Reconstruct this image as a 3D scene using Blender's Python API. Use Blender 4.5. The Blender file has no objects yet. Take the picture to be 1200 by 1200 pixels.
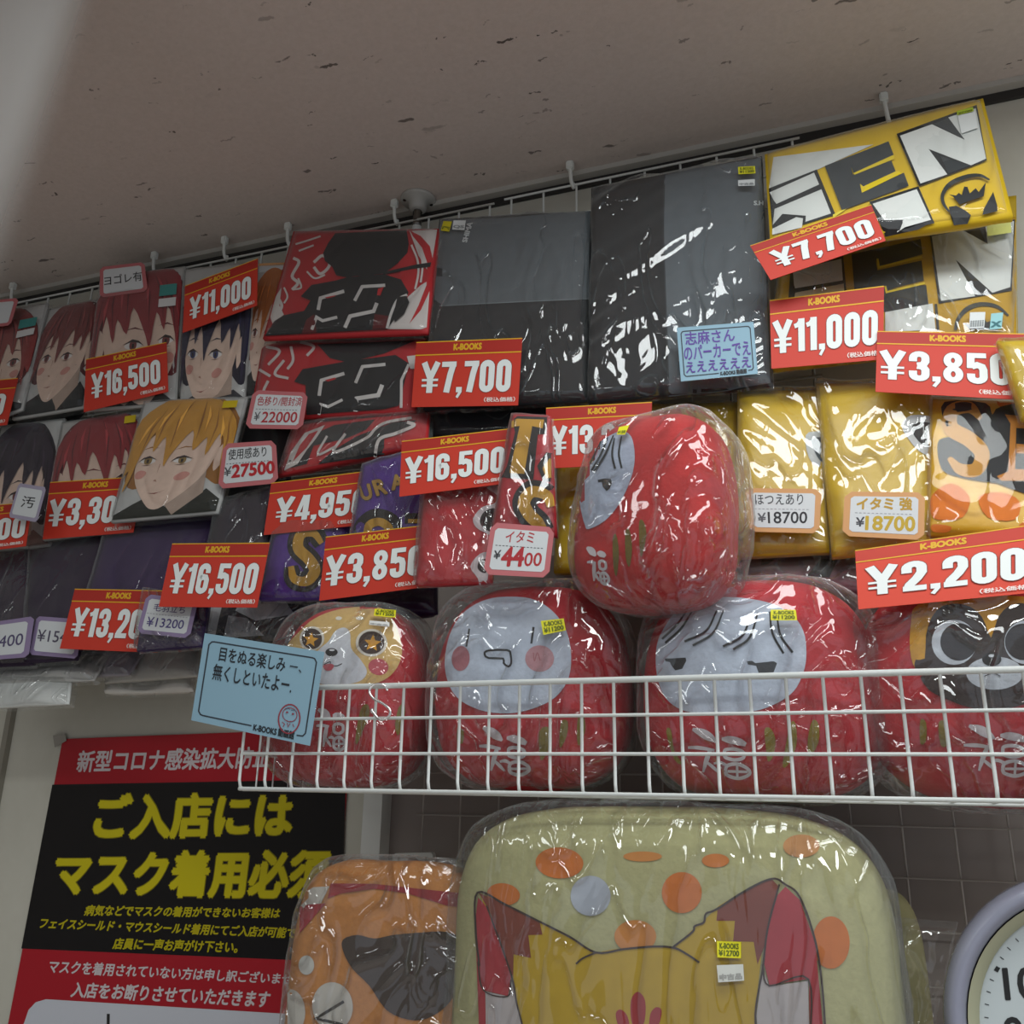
import bpy, bmesh, math, random
import numpy as np
from mathutils import Vector, Matrix, noise
from mathutils.bvhtree import BVHTree
from mathutils.geometry import delaunay_2d_cdt

sc = bpy.context.scene
C = sc.collection
random.seed(7)

# ------------------------------------------------------------------ camera
F = 1052.853
H = 1.62                                    # camera height above the floor
XW = Vector((0.94343537, -0.08521352, -0.32041904))   # room axes seen from the camera (right, down, forward)
YW = Vector((0.33118642, 0.28784935, 0.89858684))
ZW = Vector((0.01566067, -0.95387704, 0.29978882))
cam_d = bpy.data.cameras.new('camera')
cam = bpy.data.objects.new('camera', cam_d)
C.objects.link(cam)
cam_d.sensor_width = 36
cam_d.lens = 36 * F / 1200
cam_d.clip_start = 0.02
cam.matrix_world = Matrix(((XW.x, -XW.y, -XW.z, 0), (YW.x, -YW.y, -YW.z, 0), (ZW.x, -ZW.y, -ZW.z, H), (0, 0, 0, 1)))
sc.camera = cam
sc.view_settings.view_transform = 'Standard'
sc.view_settings.look = 'None'
sc.view_settings.gamma = 1
sc.view_settings.use_curve_mapping = False
sc.view_settings.exposure = 0.0

D = 1.35                                    # the wall stands at y = D
CEIL = H + 0.803 * D

world = bpy.data.worlds.new('world')
sc.world = world
world.use_nodes = True
world.node_tree.nodes['Background'].inputs[0].default_value = (0.84, 0.89, 0.98, 1)
world.node_tree.nodes['Background'].inputs[1].default_value = 0.5

def lamp(name, x, y, z, sx, sy, power, col, rotz=0, tilt=0):
    l = bpy.data.lights.new(name, 'AREA')
    l.shape = 'RECTANGLE'; l.size = sx; l.size_y = sy; l.energy = power; l.color = col
    o = bpy.data.objects.new(name, l); C.objects.link(o)
    o.location = (x, y, z); o.rotation_euler = (tilt, 0, rotz)
    return o
lamp('fluorescent_light', 0.42, 0.50, CEIL - 0.05, 1.4, 0.42, 17, (0.95, 1.0, 1.0))
lamp('fluorescent_light', 0.5, -0.7, CEIL - 0.05, 1.3, 0.30, 22, (0.95, 1.0, 1.0))
lamp('fluorescent_light', -1.5, -0.3, CEIL - 0.05, 1.3, 0.20, 6, (0.95, 1.0, 1.0))

# ------------------------------------------------------------------ materials
def lin(c):
    if isinstance(c, str):
        c = tuple(int(c[i:i+2], 16) for i in (0, 2, 4))
    return tuple((v/255/12.92 if v/255 <= 0.04045 else ((v/255+0.055)/1.055)**2.4) for v in c) + (1,)

MC = {}
def mat(kind, c, rough=None):
    """kind: paper, cloth, satin, plastic, metal, plush"""
    key = (kind, c, rough)
    if key in MC: return MC[key]
    m = bpy.data.materials.new(kind + '_' + str(c)); MC[key] = m
    m.use_nodes = True
    nt = m.node_tree; p = nt.nodes['Principled BSDF']
    col = lin(c)
    p.inputs['Base Color'].default_value = col
    r = {'paper': 0.62, 'cloth': 0.85, 'satin': 0.38, 'plastic': 0.35, 'metal': 0.25, 'plush': 0.95, 'gloss': 0.18}[kind]
    p.inputs['Roughness'].default_value = rough if rough is not None else r
    if kind == 'metal': p.inputs['Metallic'].default_value = 1
    if kind in ('cloth', 'satin', 'plush'):
        tc = nt.nodes.new('ShaderNodeTexCoord')
        n = nt.nodes.new('ShaderNodeTexNoise')
        n.inputs['Scale'].default_value = {'cloth': 60, 'satin': 22, 'plush': 160}[kind]
        n.inputs['Detail'].default_value = 5
        nt.links.new(tc.outputs['Object'], n.inputs['Vector'])
        mx = nt.nodes.new('ShaderNodeMix'); mx.data_type = 'RGBA'
        mx.inputs[6].default_value = tuple(v*0.86 for v in col[:3]) + (1,)
        mx.inputs[7].default_value = tuple(min(1, v*1.12) for v in col[:3]) + (1,)
        nt.links.new(n.outputs['Fac'], mx.inputs[0])
        nt.links.new(mx.outputs[2], p.inputs['Base Color'])
        b = nt.nodes.new('ShaderNodeBump')
        b.inputs['Strength'].default_value = {'cloth': 0.25, 'satin': 0.5, 'plush': 0.5}[kind]
        b.inputs['Distance'].default_value = {'cloth': 0.001, 'satin': 0.006, 'plush': 0.002}[kind]
        nt.links.new(n.outputs['Fac'], b.inputs['Height'])
        nt.links.new(b.outputs['Normal'], p.inputs['Normal'])
    return m

def film_mat(name, amount=0.10, scale=9.0, strength=1.0, haze=0.04, stretch=(1, 1, 1), rough=0.07, dist=0.03):
    """clear crinkled plastic film: mostly transparent, sharp reflections on its creases"""
    if name in MC: return MC[name]
    m = bpy.data.materials.new(name); MC[name] = m
    m.use_nodes = True
    nt = m.node_tree; nt.nodes.clear()
    out = nt.nodes.new('ShaderNodeOutputMaterial')
    tr = nt.nodes.new('ShaderNodeBsdfTransparent')
    gl = nt.nodes.new('ShaderNodeBsdfGlossy'); gl.inputs['Roughness'].default_value = rough
    df = nt.nodes.new('ShaderNodeBsdfDiffuse'); df.inputs['Color'].default_value = (0.8, 0.85, 0.85, 1)
    tc = nt.nodes.new('ShaderNodeTexCoord'); mp = nt.nodes.new('ShaderNodeMapping')
    mp.inputs['Scale'].default_value = stretch
    mp.inputs['Rotation'].default_value = (0, 0.6, 0)
    nt.links.new(tc.outputs['Object'], mp.inputs['Vector'])
    def math_(op, x, y=None, clamp=False):
        k = nt.nodes.new('ShaderNodeMath'); k.operation = op; k.use_clamp = clamp
        for i, v in enumerate((x, y)):
            if v is None: continue
            if isinstance(v, (int, float)): k.inputs[i].default_value = v
            else: nt.links.new(v, k.inputs[i])
        return k.outputs[0]
    def ridge(sc_, dist_, power):
        n = nt.nodes.new('ShaderNodeTexNoise'); n.inputs['Scale'].default_value = sc_
        n.inputs['Detail'].default_value = 1.5; n.inputs['Distortion'].default_value = dist_
        nt.links.new(mp.outputs[0], n.inputs['Vector'])
        r = math_('SUBTRACT', 1.0, math_('ABSOLUTE', math_('SUBTRACT', math_('MULTIPLY', n.outputs['Fac'], 2.0), 1.0)))
        return math_('POWER', r, power), n.outputs['Fac']
    r1, f1 = ridge(scale, 1.5, 14.0)
    r2, f2 = ridge(scale*2.6, .8, 10.0)
    mask = nt.nodes.new('ShaderNodeTexNoise'); mask.inputs['Scale'].default_value = scale*.7
    nt.links.new(tc.outputs['Object'], mask.inputs['Vector'])
    mk = math_('MULTIPLY', math_('SUBTRACT', mask.outputs['Fac'], .46), 5.0, True)
    hsum = math_('ADD', math_('ADD', math_('MULTIPLY', r1, .30), math_('MULTIPLY', math_('MULTIPLY', r2, .16), mk)), math_('MULTIPLY', f1, .5))
    b = nt.nodes.new('ShaderNodeBump'); b.inputs['Strength'].default_value = strength; b.inputs['Distance'].default_value = dist
    nt.links.new(hsum, b.inputs['Height'])
    nt.links.new(b.outputs['Normal'], gl.inputs['Normal'])
    lw = nt.nodes.new('ShaderNodeFresnel'); lw.inputs['IOR'].default_value = 1.35
    nt.links.new(b.outputs['Normal'], lw.inputs['Normal'])
    ad = nt.nodes.new('ShaderNodeMath'); ad.operation = 'MULTIPLY_ADD'; ad.inputs[1].default_value = 0.45; ad.inputs[2].default_value = amount
    ad.use_clamp = True
    nt.links.new(lw.outputs[0], ad.inputs[0])
    m1 = nt.nodes.new('ShaderNodeMixShader')
    fw = nt.nodes.new('ShaderNodeLayerWeight'); fw.inputs['Blend'].default_value = .5
    hz = math_('MULTIPLY_ADD', math_('POWER', fw.outputs['Facing'], 3.0), .30); hz.node.inputs[2].default_value = haze
    nt.links.new(hz, m1.inputs[0])
    nt.links.new(tr.outputs[0], m1.inputs[1]); nt.links.new(df.outputs[0], m1.inputs[2])
    m2 = nt.nodes.new('ShaderNodeMixShader')
    nt.links.new(ad.outputs[0], m2.inputs[0])
    nt.links.new(m1.outputs[0], m2.inputs[1]); nt.links.new(gl.outputs[0], m2.inputs[2])
    nt.links.new(m2.outputs[0], out.inputs[0])
    return m
FILM = lambda: film_mat('clear_film', 0.09, 8, 1.0, 0.02, (1.7, 1, 0.6), .05, .012)
FILM_CRINKLE = lambda: film_mat('crinkled_film', 0.08, 9, 1.0, 0.025, (1.2, 1, .9), 0.035, 0.030)
FILM_SMOOTH = lambda: film_mat('smooth_film', 0.025, 5, 0.5, 0.01, (1, 1, 0.5), .05, .03)

# ------------------------------------------------------------------ rays and helpers
def ray(px, py):
    v = Vector((px - 600, py - 600, F))
    return Vector((XW.dot(v), YW.dot(v), ZW.dot(v))).normalized()
CAM = Vector((0, 0, H))
def at(px, py, Y):
    d = ray(px, py)
    return CAM + d * (Y / d.y)
def to_px(p):
    q = p - CAM
    v = XW * q.x + YW * q.y + ZW * q.z
    return (600 + F * v.x / v.z, 600 + F * v.y / v.z)

def obj(name, verts, faces, mats, parent=None, idx=None, smooth=False):
    me = bpy.data.meshes.new(name)
    off = Vector(parent['_w']) if parent is not None and '_w' in parent else Vector((0, 0, 0))
    me.from_pydata([tuple(Vector(v) - off) for v in verts], [], faces)
    if not isinstance(mats, (list, tuple)): mats = [mats]
    for m in mats: me.materials.append(m)
    if idx is not None: me.polygons.foreach_set('material_index', idx)
    if smooth: me.polygons.foreach_set('use_smooth', [True] * len(faces))
    me.update()
    o = bpy.data.objects.new(name, me); C.objects.link(o)
    if parent is not None:
        o.parent = parent
        if '_w' in parent: o['_w'] = list(off)
    return o
def tag(o, label, cat, group=None):
    o['label'] = label; o['category'] = cat
    if group: o['group'] = group
    return o
def thing(name, loc, label, cat, group=None):
    o = bpy.data.objects.new(name, None); C.objects.link(o)
    o.empty_display_size = 0.02
    o.location = loc; o['_w'] = list(loc)
    return tag(o, label, cat, group)
def struct(o):
    o['kind'] = 'structure'; return o

def box_vf(x0, x1, y0, y1, z0, z1):
    v = [(x0,y0,z0),(x1,y0,z0),(x1,y1,z0),(x0,y1,z0),(x0,y0,z1),(x1,y0,z1),(x1,y1,z1),(x0,y1,z1)]
    f = [(0,3,2,1),(4,5,6,7),(0,1,5,4),(1,2,6,5),(2,3,7,6),(3,0,4,7)]
    return v, f
def tube_vf(pts, r, n=8, closed=False):
    pts = [Vector(p) for p in pts]
    V = []; Fc = []; N = len(pts)
    up = None
    for i, p in enumerate(pts):
        if closed: t = (pts[(i+1) % N] - pts[i-1]).normalized()
        else: t = (pts[min(i+1, N-1)] - pts[max(i-1, 0)]).normalized()
        if up is None:
            up = t.orthogonal().normalized()
        up = (up - t * up.dot(t)).normalized()
        s = t.cross(up)
        rr = r[i] if isinstance(r, (list, tuple)) else r
        for k in range(n):
            a = 2*math.pi*k/n
            V.append(p + (up*math.cos(a) + s*math.sin(a)) * rr)
    for i in range(N if closed else N-1):
        j = (i+1) % N
        for k in range(n):
            l = (k+1) % n
            Fc.append((i*n+k, j*n+k, j*n+l, i*n+l))
    if not closed:
        Fc.append(tuple(range(n))[::-1]); Fc.append(tuple((N-1)*n+k for k in range(n)))
    return V, Fc
def merge(parts):
    V = []; Fc = []
    for v, f in parts:
        o = len(V); V += [tuple(x) for x in v]; Fc += [tuple(i+o for i in q) for q in f]
    return V, Fc
def catmull(pts, n=6, closed=False):
    P = [Vector(p) for p in pts]; N = len(P); out = []
    for i in range(N if closed else N-1):
        p0 = P[(i-1) % N] if closed or i > 0 else P[i]*2 - P[i+1]
        p1 = P[i]; p2 = P[(i+1) % N]
        p3 = P[(i+2) % N] if closed or i+2 < N else P[i+1]*2 - P[i]
        for k in range(n):
            t = k/n
            out.append(0.5*((2*p1) + (p2-p0)*t + (2*p0-5*p1+4*p2-p3)*t*t + (3*p1-p0-3*p2+p3)*t*t*t))
    if not closed: out.append(P[-1])
    return [tuple(p) for p in out]

# ------------------------------------------------------------------ targets: where print lands
class Plane:
    flat = True
    def __init__(s, p, n): s.p = p; s.n = n.normalized()
    def hit(s, x, y):
        d = ray(x, y); return CAM + d * ((s.p-CAM).dot(s.n)/d.dot(s.n)), s.n
class Surf:
    flat = False
    def __init__(s, verts, faces, g=7):
        s.b = BVHTree.FromPolygons([tuple(v) for v in verts], faces); s.g = g
    def hit(s, x, y):
        h = s.b.ray_cast(CAM, ray(x, y))
        if h[0] is None: return None
        n = h[1]
        if n.dot(ray(x, y)) > 0: n = -n
        return h[0], n

TXT = {}
def text_mesh(body):
    if body in TXT: return TXT[body]
    c = bpy.data.curves.new('t', 'FONT'); c.body = body; c.size = 1; c.resolution_u = 3
    o = bpy.data.objects.new('t', c); C.objects.link(o)
    dg = bpy.context.evaluated_depsgraph_get()
    me = bpy.data.meshes.new_from_object(o.evaluated_get(dg))
    bm = bmesh.new(); bm.from_mesh(me)
    bmesh.ops.triangulate(bm, faces=bm.faces)
    bmesh.ops.remove_doubles(bm, verts=bm.verts, dist=1e-5)
    V = [(v.co.x, v.co.y) for v in bm.verts]; Fc = [tuple(v.index for v in f.verts) for f in bm.faces]
    bm.free()
    bpy.data.objects.remove(o); bpy.data.curves.remove(c); bpy.data.meshes.remove(me)
    xs = [v[0] for v in V]; ys = [v[1] for v in V]
    x0, x1, y0, y1 = min(xs), max(xs), min(ys), max(ys)
    V = [((x-x0)/(x1-x0), (y-y0)/(y1-y0)) for x, y in V]
    TXT[body] = (V, Fc, (x1-x0)/(y1-y0)); return TXT[body]

def stroke2d(pts, w, closed=False):
    """strip of quads round a 2D polyline"""
    P = [Vector(p[:2]) for p in pts]; N = len(P); V = []; Fc = []
    for i in range(N):
        a = P[i-1] if (closed or i > 0) else P[i]; b = P[(i+1) % N] if (closed or i < N-1) else P[i]
        t1 = (P[i]-a); t2 = (b-P[i])
        t1 = t1.normalized() if t1.length > 1e-9 else None; t2 = t2.normalized() if t2.length > 1e-9 else None
        if t1 is None: t1 = t2
        if t2 is None: t2 = t1
        n1 = Vector((-t1.y, t1.x)); n2 = Vector((-t2.y, t2.x))
        n = (n1+n2)
        n = n.normalized() if n.length > 1e-6 else n1
        k = 1/max(0.5, n.dot(n1))
        ww = (w[i] if isinstance(w, (list, tuple)) else w)/2*k
        V += [tuple(P[i]+n*ww), tuple(P[i]-n*ww)]
    for i in range(N if closed else N-1):
        j = (i+1) % N
        Fc.append((2*i, 2*i+1, 2*j+1, 2*j))
    return V, Fc

def arc(cx, cy, rx, ry, a0, a1, n=5):
    return [(cx+rx*math.cos(math.radians(a0+(a1-a0)*k/n)), cy+ry*math.sin(math.radians(a0+(a1-a0)*k/n))) for k in range(n+1)]
def glyph(ch):
    """heavy condensed figures, box 0.5 x 1 : list of (points, width, closed), advance"""
    r = .14; a, b = .105, .395; w = .2
    top = lambda: arc(.25, .78, .145, .135, 180, 0, 8)
    bot = lambda: arc(.25, .22, .145, .135, 360, 180, 8)
    if ch == '0': return [(top()+bot(), w, True)], .56
    if ch == '1': return [([(.22, 0), (.22, 1)], w, False), ([(0, .78), (.12, .82), (.2, .93)], .14, False)], .38
    if ch == '2': return [([(a, .62)]+top()+[(b, .62), (.30, .42), (.16, .22), (.11, .05)], w, False), ([(.02, .085), (.48, .085)], .17, False)], .55
    if ch == '3': return [([(a, .66)]+top()+[(b, .66), (.34, .55), (.2, .53)], w*.95, False), ([(.2, .5), (.34, .48), (b, .38)]+bot()+[(a, .34)], w*.95, False)], .55
    if ch == '4': return [([(.34, 0), (.34, 1)], w*.95, False), ([(.27, 1), (.08, .25)], .14, False), ([(0, .24), (.5, .24)], .15, False)], .55
    if ch == '5': return [([(.47, .92), (.03, .92)], .16, False), ([(.11, .98), (.1, .5)], .18, False), ([(.12, .55), (.25, .61), (.36, .56), (b, .45)]+bot()+[(a, .32)], w*.95, False)], .55
    if ch == '6': return [([(b, .68)]+top()[::-1]+bot()[::-1]+[(b, .44), (.34, .54), (.25, .555), (.14, .5)], w*.95, False)], .56
    if ch == '7': return [([(0, .915), (.48, .915)], .17, False), ([(.39, .95), (.3, .6), (.2, 0)], w, False)], .52
    if ch == '8': return [(arc(.25, .735, .135, .175, 0, 345, 23), w*.86, True), (arc(.25, .275, .145, .19, 0, 345, 23), w*.88, True)], .56
    if ch == '9': return [([(a, .32)]+bot()[::-1]+top()[::-1]+[(a, .56), (.16, .46), (.25, .445), (.36, .5)], w*.95, False)], .56
    if ch == ',': return [([(.1, .17), (.1, 0)], .19, False), ([(.15, .02), (.04, -.17)], .09, False)], .24
    if ch == '¥': return [([(.08, 1), (.31, .47)], .19, False), ([(.54, 1), (.31, .47)], .19, False), ([(.31, .52), (.31, 0)], .2, False),
                          ([(.04, .42), (.58, .42)], .075, False), ([(.04, .24), (.58, .24)], .075, False)], .68
    return [], .3

class Art:
    """flat print lying on a surface; points are given as seen in the photograph and land on the real surface"""
    def __init__(s, target, parent, name='print', kind='paper', zoom=(0, 0, 1), lift=0.0004, step=0.0001):
        s.t = target; s.par = parent; s.name = name; s.kind = kind; s.z = zoom
        s.V = []; s.F = []; s.I = []; s.M = []; s.lift = lift if target.flat else max(lift, .0011); s.step = step if target.flat else max(step, .0003); s.boxes = []
    def P(s, p):
        return (s.z[0]+p[0]/s.z[2], s.z[1]+p[1]/s.z[2])
    def _add(s, color, V2, F2, mode=None, ex=None):
        m = mat(mode or s.kind, color) if isinstance(color, (str, tuple)) else color
        if m not in s.M: s.M.append(m)
        mi = s.M.index(m)
        xs = [v[0] for v in V2]; ys = [v[1] for v in V2]; bb = (min(xs), max(xs), min(ys), max(ys))
        k = 0                                           # lies one step above whatever it overlaps
        for b in s.boxes:
            if b[0] < bb[1] and bb[0] < b[1] and b[2] < bb[3] and bb[2] < b[3]: k = max(k, b[4])
        off = s.lift + k*s.step
        ids = []
        for q, (x, y) in enumerate(V2):
            h = s.t.hit(x, y)
            if h is None: ids.append(-1)
            else:
                ids.append(len(s.V)); s.V.append(h[0] + h[1]*(off + (ex[q]*1.2e-5 if ex else 0)))
        s.boxes.append(bb + (k + 1 + (max(ex)*1.2e-5/s.step if ex else 0),))
        for f in F2:
            g = tuple(ids[i] for i in f)
            if -1 in g: continue
            s.F.append(g); s.I.append(mi)
    def poly(s, color, pts, smooth=0, raw=False):
        if smooth: pts = catmull(pts, smooth, True)
        pts = [Vector(p[:2]) if raw else Vector(s.P(p)) for p in pts]
        if s.t.flat:
            g = 1e9
        else: g = s.t.g
        B = []
        for i, p in enumerate(pts):
            q = pts[(i+1) % len(pts)]; n = max(1, int((q-p).length/g))
            for k in range(n): B.append(p.lerp(q, k/n))
        ins = []
        if g < 1e8:
            x0 = min(p.x for p in B); x1 = max(p.x for p in B); y0 = min(p.y for p in B); y1 = max(p.y for p in B)
            x = x0+g*.5
            while x < x1:
                y = y0+g*.5
                while y < y1:
                    ins.append(Vector((x, y))); y += g
                x += g
        n = len(B)
        r = delaunay_2d_cdt(B+ins, [], [list(range(n))], 1, 1e-4)
        s._add(color, [tuple(v) for v in r[0]], [tuple(f) for f in r[2]])
    def ell(s, color, cx, cy, rx, ry, rot=0, n=28):
        c, q = math.cos(math.radians(rot)), math.sin(math.radians(rot))
        s.poly(color, [(cx+rx*math.cos(2*math.pi*k/n)*c-ry*math.sin(2*math.pi*k/n)*q, cy+rx*math.cos(2*math.pi*k/n)*q+ry*math.sin(2*math.pi*k/n)*c) for k in range(n)])
    def line(s, color, pts, w, smooth=5, closed=False):
        """w in zoomed units"""
        if smooth and len(pts) > 2:
            if isinstance(w, (list, tuple)):
                w3 = [(p[0], p[1], x) for p, x in zip(pts, w)]
                q = catmull(w3, smooth, closed); pts = [x[:2] for x in q]; w = [x[2]/s.z[2] for x in q]
            else: pts = catmull(pts, smooth, closed); w = w/s.z[2]
        else:
            w = [x/s.z[2] for x in w] if isinstance(w, (list, tuple)) else w/s.z[2]
        pts = [s.P(p) for p in pts]
        if not s.t.flat and not isinstance(w, list):
            Q = []
            for i in range(len(pts)-(0 if closed else 1)):
                p, q = Vector(pts[i][:2]), Vector(pts[(i+1) % len(pts)][:2]); n = max(1, int((q-p).length/s.t.g))
                Q += [tuple(p.lerp(q, k/n)) for k in range(n)]
            if not closed: Q.append(pts[-1])
            pts = Q
        V, Fc = stroke2d(pts, w, closed)
        s._add(color, V, Fc)
    def bil(s, quad, u, v):
        """quad TL,TR,BR,BL ; v up"""
        tl, tr, br, bl = quad
        x = (bl[0]*(1-u)+br[0]*u)*(1-v)+(tl[0]*(1-u)+tr[0]*u)*v
        y = (bl[1]*(1-u)+br[1]*u)*(1-v)+(tl[1]*(1-u)+tr[1]*u)*v
        return s.P((x, y))
    def text(s, color, body, quad, bold=0.0):
        """bold in fractions of text height"""
        V, Fc, asp = text_mesh(body)
        offs = [(0, 0)] if not bold else [(0, 0)]+[(bold*math.cos(math.radians(a)), bold*math.sin(math.radians(a))) for a in range(0, 360, 60)]
        V2 = []; F2 = []; ex = []
        if not s.t.flat:
            V, Fc = subdiv(V, Fc, s.t.g/ max(8, (Vector(quad[1])-Vector(quad[0])).length/s.z[2]))
        for dx, dy in offs:
            o = len(V2)
            V2 += [s.bil(quad, x+dx/asp, y+dy) for x, y in V]; ex += [len(ex)//len(V)]*len(V)
            F2 += [tuple(i+o for i in f) for f in Fc]
        s._add(color, V2, F2, ex=ex)
    def figures(s, color, body, quad, slant=0.0, extra=0.0):
        parts = []; x = 0
        for ch in body:
            g, adv = glyph(ch)
            for pts, w, cl in g:
                V, Fc = stroke2d(pts, w+extra, cl)
                parts.append(([(a+x, b) for a, b in V], Fc))
            x += adv
        x -= .06
        V2 = []; F2 = []; ex = []
        for e_, (V, Fc) in enumerate(parts):
            o = len(V2); ex += [e_]*len(V)
            V2 += [s.bil(quad, a/x, b) for a, b in V]
            F2 += [tuple(i+o for i in f) for f in Fc]
        s._add(color, V2, F2, ex=ex)
    def uvpoly(s, color, quad, pts):
        s.poly(color, [s.bil(quad, u, v) for u, v in pts], raw=True)
    def done(s, label=None):
        if not s.F: return None
        o = obj(s.name, s.V, s.F, s.M, s.par, s.I)
        if label: o['label'] = label
        return o

def subdiv(V, Fc, L):
    V = list(V); Fc = [tuple(f) for f in Fc]
    for _ in range(4):
        mid = {}; out = []; ch = False
        for a, b, c in Fc:
            ls = [(V[i][0]-V[j][0])**2+(V[i][1]-V[j][1])**2*.2 for i, j in ((a, b), (b, c), (c, a))]
            k = max(range(3), key=lambda q: ls[q])
            if ls[k] > L*L*4:
                i, j, o = ((a, b, c), (b, c, a), (c, a, b))[k]
                key = (min(i, j), max(i, j))
                if key not in mid:
                    mid[key] = len(V); V.append(((V[i][0]+V[j][0])/2, (V[i][1]+V[j][1])/2))
                m = mid[key]
                out += [(i, m, o), (m, j, o)]; ch = True
            else: out.append((a, b, c))
        Fc = out
        if not ch: break
    return V, Fc

# ------------------------------------------------------------------ slab: thin flat card with real thickness
def quad3(c, Ys):
    return [at(c[i][0], c[i][1], Ys[i]) for i in range(4)]
def slab(name, outline, Y, m, parent, t=0.0007, tilt=None):
    """outline in picture coordinates, standing on a plane at Y (or (Ytop, Ybot, ytop_px, ybot_px, ...))"""
    if isinstance(Y, Plane): pl = Y
    else: pl = Plane(Vector((0, Y, 0)), Vector((0, -1, 0)))
    pts = [pl.hit(x, y)[0] for x, y in outline]; n = pl.n
    if n.dot(CAM-pts[0]) < 0: n = -n
    N = len(pts)
    V = [p for p in pts]+[p-n*t for p in pts]
    Fc = [tuple(range(N))[::-1], tuple(range(N, 2*N))]+[(i, (i+1) % N, (i+1) % N+N, i+N) for i in range(N)]
    return obj(name, V, Fc, m, parent), pl
def plane_of(c, Ys):
    q = quad3(c, Ys)
    n = (q[1]-q[0]).cross(q[3]-q[0]).normalized()
    if n.y > 0: n = -n
    return Plane((q[0]+q[1]+q[2]+q[3])/4, n)

# ------------------------------------------------------------------ bag / package bodies
def sheet(corners, Ys, nu, nv, f):
    q = quad3(corners, Ys)
    n = (q[1]-q[0]).cross(q[3]-q[0]).normalized()
    if n.y > 0: n = -n
    V = []
    for j in range(nv+1):
        v = j/nv
        for i in range(nu+1):
            u = i/nu
            p = (q[0]*(1-u)+q[1]*u)*(1-v)+(q[3]*(1-u)+q[2]*u)*v
            V.append(p+n*f(u, v, p))
    return V, n, q
def grid_faces(nu, nv, o=0, flip=False):
    Fc = []
    for j in range(nv):
        for i in range(nu):
            a = o+j*(nu+1)+i
            q = (a, a+nu+1, a+nu+2, a+1)
            Fc.append(q[::-1] if flip else q)
    return Fc
def body_slab(name, corners, Ys, m, parent, t=0.02, bulge=0.008, wr=0.0015, seed=0, n=22, fold=None, wscale=14):
    e = lambda a: 1-abs(2*a-1)**6
    sd = Vector((seed*3.1, seed*1.7, 0))
    def f(u, v, p):
        h = bulge*e(u)*e(v) + wr*noise.noise((p+sd)*wscale)*2*min(1, 8*min(u, 1-u, v, 1-v)+.3)
        if fold: h += fold(u, v)
        return h
    V, nrm, q = sheet(corners, Ys, n, n, f)
    F1 = grid_faces(n, n)
    o = len(V)
    def f2(u, v, p): return -t*(0.35+0.65*(e(u)*e(v))**.5)
    V2, _, _ = sheet(corners, Ys, n, n, f2)
    Fc = F1+grid_faces(n, n, o, True)
    ring = [i for i in range(n+1)]+[(j+1)*(n+1)-1 for j in range(1, n+1)]+[n*(n+1)+i for i in range(n-1, -1, -1)]+[j*(n+1) for j in range(n-1, 0, -1)]
    for k in range(len(ring)):
        a, b = ring[k], ring[(k+1) % len(ring)]
        Fc.append((a, b, b+o, a+o))
    V = V+V2
    ob = obj(name, V, Fc, m, parent, smooth=True)
    return ob, Surf(V, Fc), nrm, q
def film_over(corners, Ys, parent, m, gap=0.006, over=0.04, seed=0, amp=0.003, n=44, wscale=22, aniso=(1, 1, .55), bulge=0.008, wrap=0.02, under=None, rot=0):
    """a bag front: wrinkled clear sheet a little larger than what it holds, wrapped back at its rim"""
    cx = sum(c[0] for c in corners)/4; cy = sum(c[1] for c in corners)/4
    co = [(c[0]+(c[0]-cx)*over, c[1]+(c[1]-cy)*over) for c in corners]
    e = lambda a: 1-abs(2*a-1)**6
    cr, sr = math.cos(math.radians(rot)), math.sin(math.radians(rot))
    def f(u, v, p):
        X_, Z_ = p.x*cr+p.z*sr, -p.x*sr+p.z*cr
        w = Vector((X_*aniso[0], p.y*aniso[1], Z_*aniso[2]))*wscale+Vector((seed*5.3, seed, 0))
        a = noise.noise(w); b = noise.noise(w*2.3)
        r = (1-abs(a)*2.2)*.7 + (1-abs(b)*2.0)*.3
        edge = min(u, 1-u, v, 1-v)
        return gap+bulge*e(u)*e(v)+amp*r - wrap*max(0, 1-edge/0.03)
    V, nrm, q = sheet(co, Ys, n, n, f)
    Fc = grid_faces(n, n)
    ob = obj('clear_bag', V, Fc, m, parent, smooth=True)
    return ob, Surf(V, Fc)

def price_sticker(target, parent, quad, t1='K-BOOKS', t2='¥11200', zoom=(0, 0, 1), col='d8d21c', tc='5a6418', name='price_sticker'):
    a = Art(target, parent, name, 'paper', zoom, lift=0.0008)
    if not target.flat: g = target.g; target.g = 5
    a.uvpoly(col, quad, [(0, 0), (1, 0), (1, 1), (0, 1)])
    if t1:
        a.text(tc, t1, [a_(quad, .12, .88), a_(quad, .9, .88), a_(quad, .9, .56), a_(quad, .12, .56)], .06)
    if t2:
        a.text(tc, t2, [a_(quad, .08, .46), a_(quad, .92, .46), a_(quad, .92, .12), a_(quad, .08, .12)], .06)
    if not target.flat: target.g = g
    return a.done()
def a_(q, u, v):
    tl, tr, br, bl = q
    return ((bl[0]*(1-u)+br[0]*u)*(1-v)+(tl[0]*(1-u)+tr[0]*u)*v, (bl[1]*(1-u)+br[1]*u)*(1-v)+(tl[1]*(1-u)+tr[1]*u)*v)

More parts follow.
